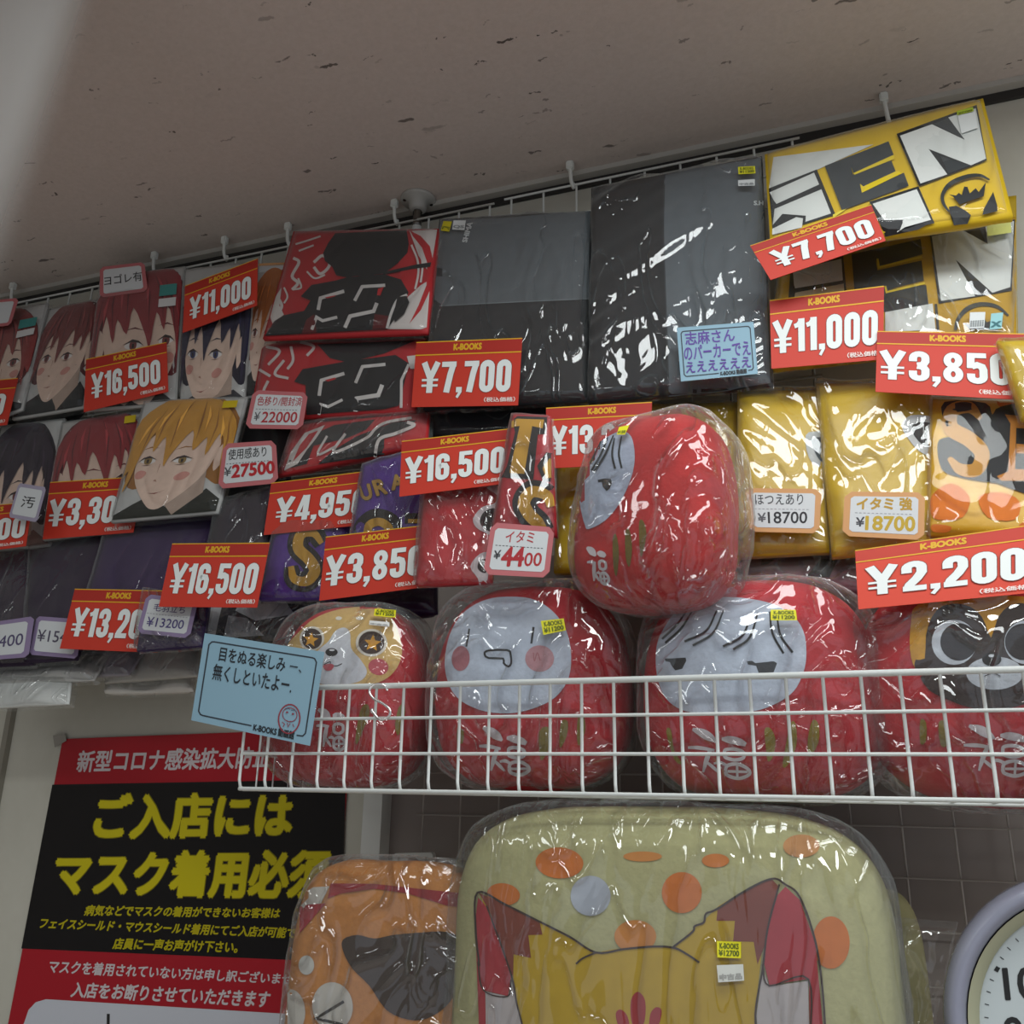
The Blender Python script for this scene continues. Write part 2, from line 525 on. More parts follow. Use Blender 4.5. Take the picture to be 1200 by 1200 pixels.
# ================================================================== THE SETTING
def ceiling_mat():
    m = bpy.data.materials.new('speckled_ceiling_board'); m.use_nodes = True
    nt = m.node_tree; L = nt.links; p = nt.nodes['Principled BSDF']; p.inputs['Roughness'].default_value = 0.95
    tc = nt.nodes.new('ShaderNodeTexCoord')
    def flecks(scale, sx, thr, keep, rot):
        mp = nt.nodes.new('ShaderNodeMapping'); mp.inputs['Scale'].default_value = (sx, 1, 1); mp.inputs['Rotation'].default_value = (0, 0, rot)
        L.new(tc.outputs['Object'], mp.inputs['Vector'])
        n = nt.nodes.new('ShaderNodeTexNoise'); n.inputs['Scale'].default_value = scale*2.2; n.inputs['Detail'].default_value = 3
        L.new(tc.outputs['Object'], n.inputs['Vector'])
        ad = nt.nodes.new('ShaderNodeVectorMath'); ad.operation = 'MULTIPLY_ADD'
        ad.inputs[1].default_value = (.02, .02, 0); L.new(n.outputs['Color'], ad.inputs[0]); L.new(mp.outputs[0], ad.inputs[2])
        v = nt.nodes.new('ShaderNodeTexVoronoi'); v.voronoi_dimensions = '2D'; v.inputs['Scale'].default_value = scale
        L.new(ad.outputs[0], v.inputs['Vector'])
        sp = nt.nodes.new('ShaderNodeSeparateColor'); L.new(v.outputs['Color'], sp.inputs[0])
        r = nt.nodes.new('ShaderNodeMath'); r.operation = 'SUBTRACT'; L.new(sp.outputs[0], r.inputs[0]); r.inputs[1].default_value = keep
        mx = nt.nodes.new('ShaderNodeMath'); mx.operation = 'MAXIMUM'; mx.inputs[1].default_value = 0; L.new(r.outputs[0], mx.inputs[0])
        q = nt.nodes.new('ShaderNodeMath'); q.operation = 'MULTIPLY'; q.inputs[1].default_value = thr/(1-keep); L.new(mx.outputs[0], q.inputs[0])
        s = nt.nodes.new('ShaderNodeMath'); s.operation = 'SUBTRACT'; L.new(q.outputs[0], s.inputs[0]); L.new(v.outputs['Distance'], s.inputs[1])
        g = nt.nodes.new('ShaderNodeMath'); g.operation = 'MULTIPLY'; g.inputs[1].default_value = 40; g.use_clamp = True; L.new(s.outputs[0], g.inputs[0])
        h = nt.nodes.new('ShaderNodeMath'); h.operation = 'MULTIPLY'; L.new(g.outputs[0], h.inputs[0]); L.new(sp.outputs[1], h.inputs[1])
        return h
    a = flecks(17, .24, .085, .30, 0.10); b = flecks(36, .28, .11, .35, -.15)
    s = nt.nodes.new('ShaderNodeMath'); s.operation = 'MAXIMUM'; L.new(a.outputs[0], s.inputs[0]); L.new(b.outputs[0], s.inputs[1])
    nz = nt.nodes.new('ShaderNodeTexNoise'); nz.inputs['Scale'].default_value = 130; nz.inputs['Detail'].default_value = 4
    L.new(tc.outputs['Object'], nz.inputs['Vector'])
    base = nt.nodes.new('ShaderNodeMix'); base.data_type = 'RGBA'; L.new(nz.outputs['Fac'], base.inputs[0])
    base.inputs[6].default_value = lin('c2b6ae'); base.inputs[7].default_value = lin('d3c7c0')
    mx = nt.nodes.new('ShaderNodeMix'); mx.data_type = 'RGBA'; L.new(s.outputs[0], mx.inputs[0]); L.new(base.outputs[2], mx.inputs[6])
    mx.inputs[7].default_value = lin('4a443f')
    L.new(mx.outputs[2], p.inputs['Base Color'])
    bp = nt.nodes.new('ShaderNodeBump'); bp.inputs['Strength'].default_value = .3; bp.inputs['Distance'].default_value = .002
    L.new(nz.outputs['Fac'], bp.inputs['Height']); L.new(bp.outputs[0], p.inputs['Normal'])
    return m
def plain(name, c, c2, scale, rough=.9, bump=.1):
    m = bpy.data.materials.new(name); m.use_nodes = True
    nt = m.node_tree; p = nt.nodes['Principled BSDF']; p.inputs['Roughness'].default_value = rough
    tc = nt.nodes.new('ShaderNodeTexCoord'); n = nt.nodes.new('ShaderNodeTexNoise'); n.inputs['Scale'].default_value = scale; n.inputs['Detail'].default_value = 6
    nt.links.new(tc.outputs['Object'], n.inputs['Vector'])
    mx = nt.nodes.new('ShaderNodeMix'); mx.data_type = 'RGBA'; mx.inputs[6].default_value = lin(c); mx.inputs[7].default_value = lin(c2)
    nt.links.new(n.outputs['Fac'], mx.inputs[0]); nt.links.new(mx.outputs[2], p.inputs['Base Color'])
    b = nt.nodes.new('ShaderNodeBump'); b.inputs['Strength'].default_value = bump; b.inputs['Distance'].default_value = .001
    nt.links.new(n.outputs['Fac'], b.inputs['Height']); nt.links.new(b.outputs[0], p.inputs['Normal'])
    return m
WALLM = plain('painted_wall', 'bdbbae', 'c6c4b8', 40)
X0, X1, Y0 = -4.0, 3.0, -4.0
struct(obj('ceiling', *box_vf(X0, X1, Y0, D+.1, CEIL, CEIL+.05), ceiling_mat()))
struct(obj('wall_back', *box_vf(X0, X1, D, D+.1, 0, CEIL), WALLM))
struct(obj('floor', *box_vf(X0, X1, Y0, D+.1, -.05, 0), plain('vinyl_floor', 'cfc6be', 'd8cfc7', 6, .5)))
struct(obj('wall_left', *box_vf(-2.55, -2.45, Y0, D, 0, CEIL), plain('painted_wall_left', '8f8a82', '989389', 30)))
struct(obj('trim_1', *box_vf(X0, X1, D-.022, D, CEIL-.010, CEIL), mat('plastic', 'b9b6ae')))
struct(obj('painted_shadow_gap', *box_vf(X0, X1, D-.006, D, CEIL-.026, CEIL-.010), mat('plastic', '2c2a29')))  # black strip painting in the shade of the gap below the ceiling trim
xe = at(8, 900, D).x
struct(obj('trim_3', *box_vf(xe-.012, xe, D-.012, D, 0, H+.2), mat('plastic', '8b877c')))

# dark board behind the wire grid, below the basket
pb = at(426, 1000, D-.012)
zt = at(800, 640, D-.012).z
struct(obj('trim_4', *box_vf(pb.x, 1.6, D-.012, D, H-1.2, zt), plain('brown_board', '938a84', '9d948e', 12)))

WHITE = mat('plastic', 'dcdfda')
GREYW = mat('plastic', 'b8b1ab')
# upright post
px0 = at(427, 1000, 1.318).x; px1 = at(449, 1000, 1.318).x
t = thing('shelf_post', ((px0+px1)/2, 1.32, 0), 'white square steel upright standing left of the dark grid board under the basket', 'post')
obj('upright', *box_vf(px0, px1, 1.305, 1.337, 0, H+.42), WHITE, t)
obj('foot_plate', *box_vf(px0-.03, px1+.03, 1.28, 1.345, 0, .006), WHITE, t)

# lower wire grid panel
def q_of(px, py): d = ray(px, py); return d.x/d.y, d.z/d.y
def grid_panel(name, label, Y, xs, zs, z0, z1, x0, x1, r, m, group=None):
    t = thing(name, ((x0+x1)/2, Y, z0), label, 'wire grid', group)
    me = None; k = 0
    for x in xs:
        if me is None:
            o = obj('upright_wire', *tube_vf([(x, Y, z0), (x, Y, z1)], r, 6), m, t, smooth=True); me = o; bx = x
        else:
            o = me.copy(); C.objects.link(o); o.location.x = x-bx
    me = None
    for z in zs:
        if me is None:
            o = obj('cross_wire', *tube_vf([(x0, Y-2*r, z), (x1, Y-2*r, z)], r, 6), m, t, smooth=True); me = o; bz = z
        else:
            o = me.copy(); C.objects.link(o); o.location.z = z-bz
    return t
YG = 1.318
s = .0465*YG
qx = q_of(584, 965)[0]*YG
z1g = H+q_of(600, 957)[1]*YG
xs = [qx+k*s for k in range(-2, 17)]
grid_panel('wire_grid_panel', 'grey wire grid panel on the dark board behind the big cushions', YG, xs, [z1g-k*s for k in range(-1, 12)], z1g-11*s-.01, z1g+s+.01, xs[0]-.01, xs[-1]+.01, .0013, GREYW)
# upper wire grid, hangs from the ceiling edge behind the packets
YU = 1.312
zt = H+q_of(700, 213)[1]*YU
xl = at(592, 240, YU).x
xs = [xl+.012+k*.0615 for k in range(0, 9)]
grid_panel('wire_grid_panel', 'white wire grid panel behind the grey and yellow packets under the ceiling', YU, xs, [zt-k*.0615 for k in range(0, 10)], zt-9*.0615-.01, zt, xl, xs[-1]+.012, .0022, WHITE)
xs2 = [xl-.03-k*.0615 for k in range(0, 24)]
zt2 = zt-.004
grid_panel('wire_grid_panel', 'white wire grid panel hidden behind the portrait packets at the left', YU, xs2, [zt2-k*.0615 for k in range(0, 11)], zt2-10*.0615-.01, zt2, xs2[-1]-.01, xs2[0]+.01, .0022, WHITE)

# ceiling hooks
hk = [((14, 341), 'white plastic ceiling hook above the leftmost red haired portrait packet'),
      ((180, 306), 'white plastic ceiling hook beside the handwritten tag on the portrait packet'),
      ((262, 292), 'white plastic ceiling hook above the 11,000 card on the portrait packet'),
      ((337, 270), 'white plastic ceiling hook at the left corner of the red and black packet'),
      ((462, 243), 'white plastic ceiling hook just left of the round ceiling mount'),
      ((668, 202), 'white plastic ceiling hook between the two grey and black packets'),
      ((1036, 118), 'white plastic ceiling hook above the topmost yellow packet')]
for (x, y), lb in hk:
    yh = 1.302
    d = ray(x, y); X = d.x/d.y*yh
    t = thing('ceiling_hook', (X, yh, CEIL-.03), lb, 'hook', 'hooks along the ceiling edge')
    b = bmesh.new(); bmesh.ops.create_cube(b, size=1)
    bmesh.ops.scale(b, vec=(.013, .012, .017), verts=b.verts); bmesh.ops.bevel(b, geom=b.edges[:], offset=.002, segments=2, affect='EDGES')
    bmesh.ops.translate(b, vec=(X, yh, CEIL-.0085), verts=b.verts)
    V = [v.co.copy() for v in b.verts]; Fc = [tuple(v.index for v in f.verts) for f in b.faces]; b.free()
    obj('hook_head', V, Fc, WHITE, t)
    obj('hook_stem', *tube_vf(catmull([(X, yh, CEIL-.015), (X+.001, yh, CEIL-.03), (X+.002, yh+.002, CEIL-.042), (X+.004, yh+.008, CEIL-.05), (X+.003, yh+.009, CEIL-.04)], 4), .0035, 8), WHITE, t, smooth=True)

# round mount of a tension pole pressed against the ceiling
def lathe_vf(c, prof, n=28, ax='z', cap=True):
    V = []; Fc = []
    for r, h in prof:
        for k in range(n):
            a = 2*math.pi*k/n
            if ax == 'z': V.append((c[0]+r*math.cos(a), c[1]+r*math.sin(a), c[2]+h))
            else: V.append((c[0]+r*math.cos(a), c[1]+h, c[2]+r*math.sin(a)))
    for j in range(len(prof)-1):
        for k in range(n):
            l = (k+1) % n
            Fc.append((j*n+k, j*n+l, (j+1)*n+l, (j+1)*n+k))
    if not cap: return V, Fc
    Fc.append(tuple(range(n))[::-1]); Fc.append(tuple((len(prof)-1)*n+k for k in range(n)))
    return V, Fc
d = ray(490, 236); Ym = (CEIL-H)/d.z*d.y*.995; mc = (d.x/d.y*Ym, Ym, CEIL)
t = thing('ceiling_mount', (mc[0], mc[1], CEIL-.06), 'round white ceiling flange with a threaded neck above the red and black packet', 'ceiling mount')
GM = mat('plastic', 'aaa9a4')
obj('flange', *lathe_vf(mc, [(.033, 0), (.034, -.003), (.031, -.007), (.018, -.010), (.016, -.024), (.013, -.027)]), GM, t, smooth=True)
for k in range(2):
    a = .6+k*math.pi
    obj('screw_head', *lathe_vf((mc[0]+.026*math.cos(a), mc[1]+.026*math.sin(a), CEIL-.007), [(.0035, 0), (.0035, -.002), (.002, -.003)], 10), mat('metal', '5c5a58'), t)
pr = [(.0075, -.02)]
for k in range(9): pr += [(.009, -.026-k*.004), (.0065, -.028-k*.004)]
obj('threaded_rod', *lathe_vf(mc, pr, 16), mat('metal', '9a9894'), t, smooth=True)
obj('pole', *tube_vf([(mc[0], mc[1], CEIL-.062), (mc[0], mc[1], CEIL-.35)], .009, 12), WHITE, t, smooth=True)

# ================================================================== WIRE BASKET
YF = 1.0; YB = 1.29
sx = .03715
bx0 = q_of(285, 870)[0]*YF
ZR = H+.1245; ZB = H+.0005
t = thing('wire_basket', (bx0+.8, (YF+YB)/2, ZB), 'white coated wire basket holding the red daruma plushes', 'basket')
wr = .0019
me = None
WB = mat('plastic', 'e9eeec', .3)
n = 27
xend = bx0+sx*n
# each front wire runs up the front and bends under the floor of the basket
def front_wire(x):
    return tube_vf([(x, YF, ZR), (x, YF, ZB+.012), (x, YF+.003, ZB+.004), (x, YF+.010, ZB), (x, YB, ZB)], wr, 8)
for k in range(n+1):
    x = bx0+k*sx
    if me is None:
        me = obj('wire', *front_wire(x), WB, t, smooth=True); bx = x
    else:
        o = me.copy(); C.objects.link(o); o.location.x = x-bx
for z, nm, rr in ((ZR, 'rim_wire', .0035), (H+.0855, 'cross_wire', .0019), (H+.0440, 'cross_wire', .0019), (ZB+.001, 'cross_wire', .0024)):
    yy = YF-.0025 if nm != 'rim_wire' else YF
    P = [(xend, yy, z), (bx0+.004, yy, z), (bx0, yy+.004, z), (bx0, YB, z)]
    obj(nm, *tube_vf(P, rr, 8), WB, t, smooth=True)
for k in range(1, 8):
    y = YF+.0371*k
    P = [(bx0, y, ZR), (bx0, y, ZB), (xend, y, ZB-.003)]
    obj('side_wire', *tube_vf(P, wr, 8), WB, t, smooth=True)

# chrome S hook on the rim
def sx_(px, py, Y): return at(px, py, Y)
hp = [(437, 822), (435, 812), (441, 805), (450, 806), (456, 812)]
P = [(448, 831), (457, 836), (457, 828), (449, 822), (440, 817), (435, 809), (440, 803), (449, 803), (455, 808)]
P = [(436, 833), (445, 843), (455, 840), (457, 832), (448, 824), (437, 818), (433, 809), (440, 802), (450, 803), (454, 809)]
t = thing('s_hook', at(446, 843, .992), 'chrome S hook hanging on the basket rim below the dog faced daruma', 'hook')
obj('hook_wire', *tube_vf(catmull([at(x, y, .990 if i < 7 else .992+.003*(i-7)) for i, (x, y) in enumerate(P)], 6), .0016, 8), mat('metal', 'f0f0f0', .25), t, smooth=True)
obj('end_cap', *lathe_vf(tuple(at(436, 833, .990)), [(.0008, -.003), (.0022, -.001), (.0022, .001), (.0008, .003)], 10), mat('metal', 'f0f0f0', .25), t, smooth=True)

# white grid connector clip
c = [(462, 1000), (506, 999), (506, 1022), (461, 1023)]
t = thing('grid_clip', at(484, 1023, 1.30), 'small white plastic connector clip on the wire grid right of the upright', 'clip')
o, pl = slab('clip_body', [(463, 1000), (505, 999), (507, 1002), (506, 1021), (504, 1023), (462, 1023), (460, 1020), (460, 1003)], 1.300, WHITE, t, .012)
a = Art(pl, t, 'clip_slot', lift=.0006); a.ell('77736d', 484, 1011, 7, 6.5); a.poly('a9a7a0', [(466, 1004), (469, 1004), (469, 1019), (466, 1019)]); a.poly('a9a7a0', [(498, 1004), (501, 1004), (501, 1019), (498, 1019)]); a.done()

# ================================================================== POSTER
pc = [(73.5, 866), (412, 853), (352, 1640), (-75, 1640)]
t = thing('mask_poster', at(200, 1640, D-.006), 'red and black poster with large yellow Japanese lettering on the wall under the packets', 'poster')
plp = Plane(Vector((0, D-.004, 0)), Vector((0, -1, 0)))
slab('poster_sheet', pc, plp, mat('gloss', 'a81626', .3), t, .001)
z = (0, 840, 3.3333)
a = Art(plp, t, 'poster_print', 'gloss', z)
a.poly('0c0b10', [(205, 265), (1155, 248), (1352, 243), (1330, 958), (1100, 948), (84, 905)])
a.poly('c9cdd6', [(40, 1290), (95, 1195), (112, 1145), (140, 1115), (180, 1103), (1200, 1165), (1330, 1170), (1200, 2600), (-200, 2600)])
a.text('cfc6c8', '新型コロナ感染拡大防止', [(312, 134), (1062, 116), (1048, 198), (298, 216)], .03)
for c_, b_ in (('7d7208', .075), ('c9bc14', .05)):
    a.text(c_, 'ご入店には', [(388, 306), (1146, 300), (1132, 464), (368, 474)], b_)
    a.text(c_, 'マスク着用必須', [(232, 532), (1292, 524), (1270, 706), (212, 694)], b_)
a.text('b3a70f', '病気などでマスクの着用ができないお客様は', [(340, 735), (1098, 748), (1090, 786), (328, 776)], .045)
a.text('b3a70f', 'フェイスシールド・マウスシールド着用にてご入店が可能です', [(166, 785), (1196, 826), (1186, 866), (152, 826)], .045)
a.text('b3a70f', '店員に一声お声がけ下さい。', [(452, 864), (934, 878), (926, 922), (440, 906)], .045)
a.text('cfc6c8', 'マスクを着用されていない方は申し訳ございません', [(200, 948), (1190, 1006), (1182, 1048), (188, 1000)], .03)
a.text('cfc6c8', '入店をお断りさせていただきます', [(290, 1036), (1060, 1072), (1046, 1136), (276, 1094)], .035)
a.poly('2a2a2a', [(418, 1160), (430, 1160), (428, 1300), (416, 1300)])
a.done()
for cx_, cy_, nm in ((70, 866, 'tape'),):
    slab('tape', [(62, 862), (76, 860), (78, 868), (64, 876)], Plane(Vector((0, D-.006, 0)), Vector((0, -1, 0))), mat('gloss', '9a968e', .2), t, .0003)

# ================================================================== PACKETS ON THE RACK
def packet(name, label, cat, group, corners, Ys, color, kind='cloth', t=0.02, bulge=.008, wr=.0015, seed=0, fold=None):
    if len(Ys) == 2: Ys = (Ys[0], Ys[0], Ys[1], Ys[1])
    b = at((corners[2][0]+corners[3][0])/2, (corners[2][1]+corners[3][1])/2, (Ys[2]+Ys[3])/2)
    r = thing(name, b, label, cat, group)
    o, sf, n, q = body_slab('folded_shirt' if kind != 'paper' else 'folded_cloth', corners, Ys, mat(kind, color), r, t, bulge, wr, seed, fold=fold)
    return r, sf, corners, Ys
def bag(pk, film, **k):
    r, sf, co, Ys = pk
    return film_over(co, Ys, r, film, **k)

# ---- portrait packets (invented faces: only hair colour and layout follow the photograph)
def portrait(a, Q, hair, hair2, skin='d9bfae', bg='b9bab8', cloth='2a2b2c', eye='7a3a3a', dx=0, dy=0, sc_=1.0, mouth=True, flip=False):
    def m(pts): return [((((1-u) if flip else u)-.5)*sc_+.5+dx, (v-.5)*sc_+.5+dy) for u, v in pts]
    def cl(pts):
        pts = m(pts); out = []
        for i in range(len(pts)):                       # clip to 0.02..0.98
            out.append((min(.985, max(.015, pts[i][0])), min(.985, max(.015, pts[i][1]))))
        r = [out[0]]
        for p in out[1:]:
            if abs(p[0]-r[-1][0])+abs(p[1]-r[-1][1]) > 1e-4: r.append(p)
        return r
    def pol(c, pts):
        a.uvpoly(c, Q, cl(pts))
    def sm(c, pts, n=3):
        pol(c, catmull(pts, n, True))
    hl = '%02x%02x%02x' % tuple(min(255, int(int(hair[i:i+2], 16)*1.22+10)) for i in (0, 2, 4))
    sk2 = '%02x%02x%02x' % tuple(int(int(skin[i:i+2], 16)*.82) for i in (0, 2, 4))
    pol(bg, [(-1, -1), (2, -1), (2, 2), (-1, 2)])
    sm(hair2, [(.12, .30), (.03, .5), (.07, .76), (.25, .93), (.5, .99), (.75, .94), (.93, .78), (.985, .55), (.93, .42), (.95, .3), (.86, .28), (.7, .35), (.3, .3)])
    pol(cloth, [(-.1, -.1), (-.05, .10), (.2, .17), (.40, .26), (.56, .0), (.80, .25), (1.05, .16), (1.1, -.1)])
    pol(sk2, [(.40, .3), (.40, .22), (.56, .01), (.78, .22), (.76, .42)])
    sm(skin, [(.80, .5), (.84, .58), (.89, .57), (.88, .46), (.82, .38)])
    sm(skin, [(.16, .62), (.14, .46), (.18, .32), (.30, .17), (.38, .12), (.47, .14), (.66, .27), (.78, .42), (.81, .66), (.5, .8)])
    sm('c98f84', [(.16, .40), (.20, .42), (.25, .40), (.22, .36), (.17, .36)]); sm('c98f84', [(.50, .36), (.57, .39), (.63, .37), (.58, .33), (.51, .33)])
    for ex, ey, k in ((.235, .485, .8), (.53, .475, 1.0)):
        sm('e2dedb', [(ex-.08*k, ey), (ex, ey+.028), (ex+.085*k, ey+.002), (ex+.02, ey-.022)])
        sm(eye, [(ex-.025, ey+.02), (ex+.03, ey+.022), (ex+.032, ey-.012), (ex+.003, ey-.026), (ex-.027, ey-.012)])
        pol('241818', [(ex-.008, ey+.012), (ex+.012, ey+.012), (ex+.012, ey-.014), (ex-.008, ey-.014)])
        pol('30201f', [(ex-.10*k, ey-.008), (ex-.05*k, ey+.026), (ex+.01, ey+.038), (ex+.10*k, ey+.006), (ex+.02, ey+.022), (ex-.05*k, ey+.014)])
        pol('6a4a42', [(ex-.06*k, ey-.03), (ex+.05*k, ey-.028), (ex, ey-.034)])
        pol(hair2, [(ex-.09*k, ey+.085), (ex, ey+.11), (ex+.10*k, ey+.095), (ex, ey+.10)])
    pol('a8806f', [(.325, .335), (.36, .325), (.345, .345)])
    pol('a8806f', [(.345, .46), (.352, .46), (.34, .38)])
    if mouth: pol('8f4f48', [(.30, .245), (.37, .235), (.46, .262), (.40, .246), (.36, .243)])
    sm(hair, [(.05, .36), (.03, .58), (.09, .80), (.28, .93), (.5, .97), (.73, .92), (.91, .76), (.965, .56), (.985, .40), (.92, .47), (.90, .28), (.865, .44), (.85, .60), (.80, .66), (.72, .50),
               (.70, .64), (.60, .545), (.56, .70), (.42, .52), (.38, .44), (.34, .66), (.26, .55), (.24, .70), (.16, .52), (.13, .36), (.09, .26), (.10, .42)], 3)
    for p0, p1, p2 in (((.30, .88), (.20, .72), (.15, .50)), ((.40, .92), (.30, .76), (.27, .60)), ((.52, .93), (.42, .78), (.40, .56)), ((.62, .92), (.62, .78), (.61, .60)), ((.74, .87), (.76, .72), (.73, .56)), ((.85, .78), (.88, .62), (.88, .42))):
        pol(hair2, [p0, ((p1[0]+.008), p1[1]), p2, ((p1[0]-.008), p1[1])])
    for p0, p1, p2 in (((.24, .82), (.17, .72), (.12, .60)), ((.36, .87), (.30, .80), (.26, .70)), ((.48, .89), (.44, .80), (.42, .68)), ((.66, .88), (.68, .80), (.67, .68)), ((.79, .80), (.82, .70), (.82, .60))):
        pol(hl, [p0, ((p1[0]+.014), p1[1]), p2, ((p1[0]-.014), p1[1])])

def tip(Q, e=.0):
    return Q
G = 'plastic wrapped portrait shirts'
RED = ('8c3a38', '5f2226')
P_ = [
 ('portrait packet with red hair cut by the left edge, top row under the rail', [(-45, 372), (56, 355), (26, 480), (-80, 520)], (1.262, 1.215), RED, dict(dx=-.02, flip=True, sc_=1.1), '7f8a8e'),
 ('portrait packet with brownish red hair left of the tilted 16,500 card, top row', [(58, 362), (121, 350), (98, 478), (14, 492)], (1.270, 1.225), ('7a3535', '54242a'), dict(dx=.05, sc_=1.1, dy=.03), None),
 ('portrait packet with bright red hair directly above the tilted 16,500 card', [(119, 324), (217, 312), (206, 474), (98, 482)], (1.255, 1.215), ('8c2f35', '612028'), dict(sc_=1.25, dx=.02, dy=-.02, mouth=False, flip=True), '3f8c8c'),
 ('portrait packet with dark blue hair under the tilted 11,000 card', [(217, 316), (302, 306), (286, 468), (211, 470)], (1.258, 1.215), ('26233f', '17162a'), dict(sc_=1.15, dy=-.14, dx=-.02, eye='38406a', cloth='3a3a40'), None),
 ('narrow strip of a portrait packet with orange hair left of the red and black packet', [(298, 312), (350, 309), (326, 462), (278, 468)], (1.268, 1.225), ('b0662a', '7d4420'), dict(), None),
 ('portrait packet with smooth red hair on the second row above the 3,300 card', [(74, 495), (168, 481), (150, 622), (50, 633)], (1.235, 1.185), ('8e2a30', '661f26'), dict(sc_=1.25, dy=-.05, dx=.03, mouth=False, flip=True), None),
 ('portrait packet with dark purple hair at the left edge of the second row', [(2, 499), (76, 490), (58, 640), (-30, 648)], (1.243, 1.195), ('2c1f30', '1d1422'), dict(sc_=1.2, dx=-.1, dy=-.06, cloth='8b6f68'), None),
 ('portrait packet with blond hair and black collar, largest of the portraits', [(170, 470), (290, 465), (255, 601), (130, 612)], (1.215, 1.150), ('c48f36', '96642a'), dict(sc_=1.12, cloth='24261f', eye='8a7040'), None),
]
for i, (lb, co, Ys, hc, kw, st) in enumerate(P_):
    pk = packet('portrait_packet', lb, 'packaged shirt', G, co, Ys, 'a9aaa8', 'cloth', .016, .006, .0008, i)
    sf = pk[1]; sf.g = 9
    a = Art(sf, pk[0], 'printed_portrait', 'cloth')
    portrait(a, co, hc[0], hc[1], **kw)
    a.done()
    fo, fs = bag(pk, FILM_SMOOTH(), gap=.006, over=.03, seed=i, amp=.0015, n=26, bulge=.006)
    if st:
        q = [a_(co, .72, .88), a_(co, .92, .88), a_(co, .92, .80), a_(co, .72, .80)]
        price_sticker(fs, pk[0], q, None, None, col='3d8480', name='blue_sticker')
        q = [a_(co, .72, .78), a_(co, .92, .78), a_(co, .92, .72), a_(co, .72, .72)]
        price_sticker(fs, pk[0], q, None, None, col='c9c9c9', name='white_sticker')
    elif i in (2, 5, 7):
        q = [a_(co, .78, .97), a_(co, .92, .97), a_(co, .92, .91), a_(co, .78, .91)]
        price_sticker(fs, pk[0], q, None, None, col='c0a818')

# ---- red, white and black packets
def red_art(a, dy=0, low=False):
    """a.zoom = (280,220,3.75)"""
    g = lambda pts: [(x, y+dy) for x, y in pts]
    W = 'cfc8c4'; R = 'b82127'; K = '1f1e20'
    a.poly(W, g([(750, 192), (872, 186), (848, 330), (826, 615), (800, 624), (655, 622), (745, 480), (800, 430), (850, 400), (790, 300)]))
    a.poly(R, g([(752, 190), (800, 215), (840, 260), (855, 330), (846, 440), (800, 540), (750, 600), (790, 520), (825, 430), (828, 330), (805, 265), (765, 215)]))
    a.poly(R, g([(700, 320), (745, 275), (775, 320), (785, 380), (770, 440), (738, 470), (720, 420)]))
    for p in ([(775, 240), (800, 290), (808, 350), (800, 420)], [(760, 255), (786, 320), (790, 380), (776, 450)]):
        a.line(W, g(p), 9)
    for p in ([(330, 330), (370, 300), (400, 340), (360, 380), (330, 350)], [(240, 310), (265, 330), (235, 390), (260, 420), (235, 450)], [(262, 400), (275, 440), (240, 450)],
              [(170, 480), (190, 520), (175, 560), (200, 590)], [(250, 250), (300, 235), (360, 215)], [(265, 280), (330, 255)], [(200, 440), (215, 480), (200, 510)], [(300, 370), (335, 400), (380, 385)]):
        a.line(W, g(p), 13 if len(p) > 3 else 8)
    a.poly(W, g([(140, 570), (165, 480), (190, 440), (180, 520), (200, 560), (150, 600)]))
    a.poly(K, g([(425, 204), (738, 190), (748, 250), (742, 290), (700, 335), (640, 380), (600, 385), (560, 395), (520, 390), (480, 398), (430, 388), (412, 350), (380, 325), (372, 290), (395, 245)]))
    a.poly(K, g([(630, 388), (650, 372), (780, 342), (846, 332), (842, 352), (760, 362), (680, 378)]))
    a.poly(K, g([(322, 432), (430, 412), (480, 398), (640, 385), (715, 408), (748, 465), (705, 555), (655, 625), (340, 642), (118, 655), (160, 590), (200, 565), (290, 545), (318, 500), (275, 482)]))
    a.poly('5e1a1c', g([(300, 585), (335, 560), (345, 640), (280, 644)]))
    a.poly('5e1a1c', g([(600, 560), (670, 570), (650, 624), (590, 626)]))
    for p, w in (([(352, 542), (362, 490), (466, 460)], 15), ([(325, 628), (345, 574), (372, 590), (436, 574)], 13), ([(512, 502), (545, 440), (646, 434)], 14), ([(470, 620), (492, 570), (596, 548), (610, 512)], 16)):
        a.line('cdc9c6', g(p), w, 0)
    a.poly(R, g([(380, 488), (430, 478), (425, 484), (392, 492)])); a.poly(R, g([(615, 450), (640, 442), (625, 480), (610, 478)]))
    a.line('cdc9c6', g([(655, 622), (672, 560), (700, 500), (742, 476)]), 12)
    a.poly(K, g([(700, 486), (740, 482), (752, 510), (730, 560), (690, 596), (682, 570)]))
RB = 'plastic wrapped red and black cloths'
pk = packet('printed_cloth_packet', 'red white and black packet with a dark hatted figure, topmost of its stack', 'packaged cloth', RB, [(344, 271), (516, 268), (501, 390), (308, 397)], (1.250, 1.200), 'b3242a', 'paper', .022, .006, .001, 31)
pk[1].g = 8
a = Art(pk[1], pk[0], 'printed_artwork', 'paper', (280, 220, 3.75)); red_art(a); a.done()
bag(pk, FILM_SMOOTH(), gap=.005, over=.02, seed=31, amp=.001, bulge=.006, n=26)
pk = packet('printed_cloth_packet', 'red and black packet with angular white lettering, second in its stack beside 7,700 card', 'packaged cloth', RB, [(308, 401), (499, 396), (486, 482), (292, 492)], (1.235, 1.195), 'b3242a', 'paper', .02, .006, .001, 32)
pk[1].g = 8
a = Art(pk[1], pk[0], 'printed_artwork', 'paper', (280, 220, 3.75))
a.poly('1f1e20', [(345, 690), (690, 676), (780, 672), (640, 730), (480, 770), (400, 750)])
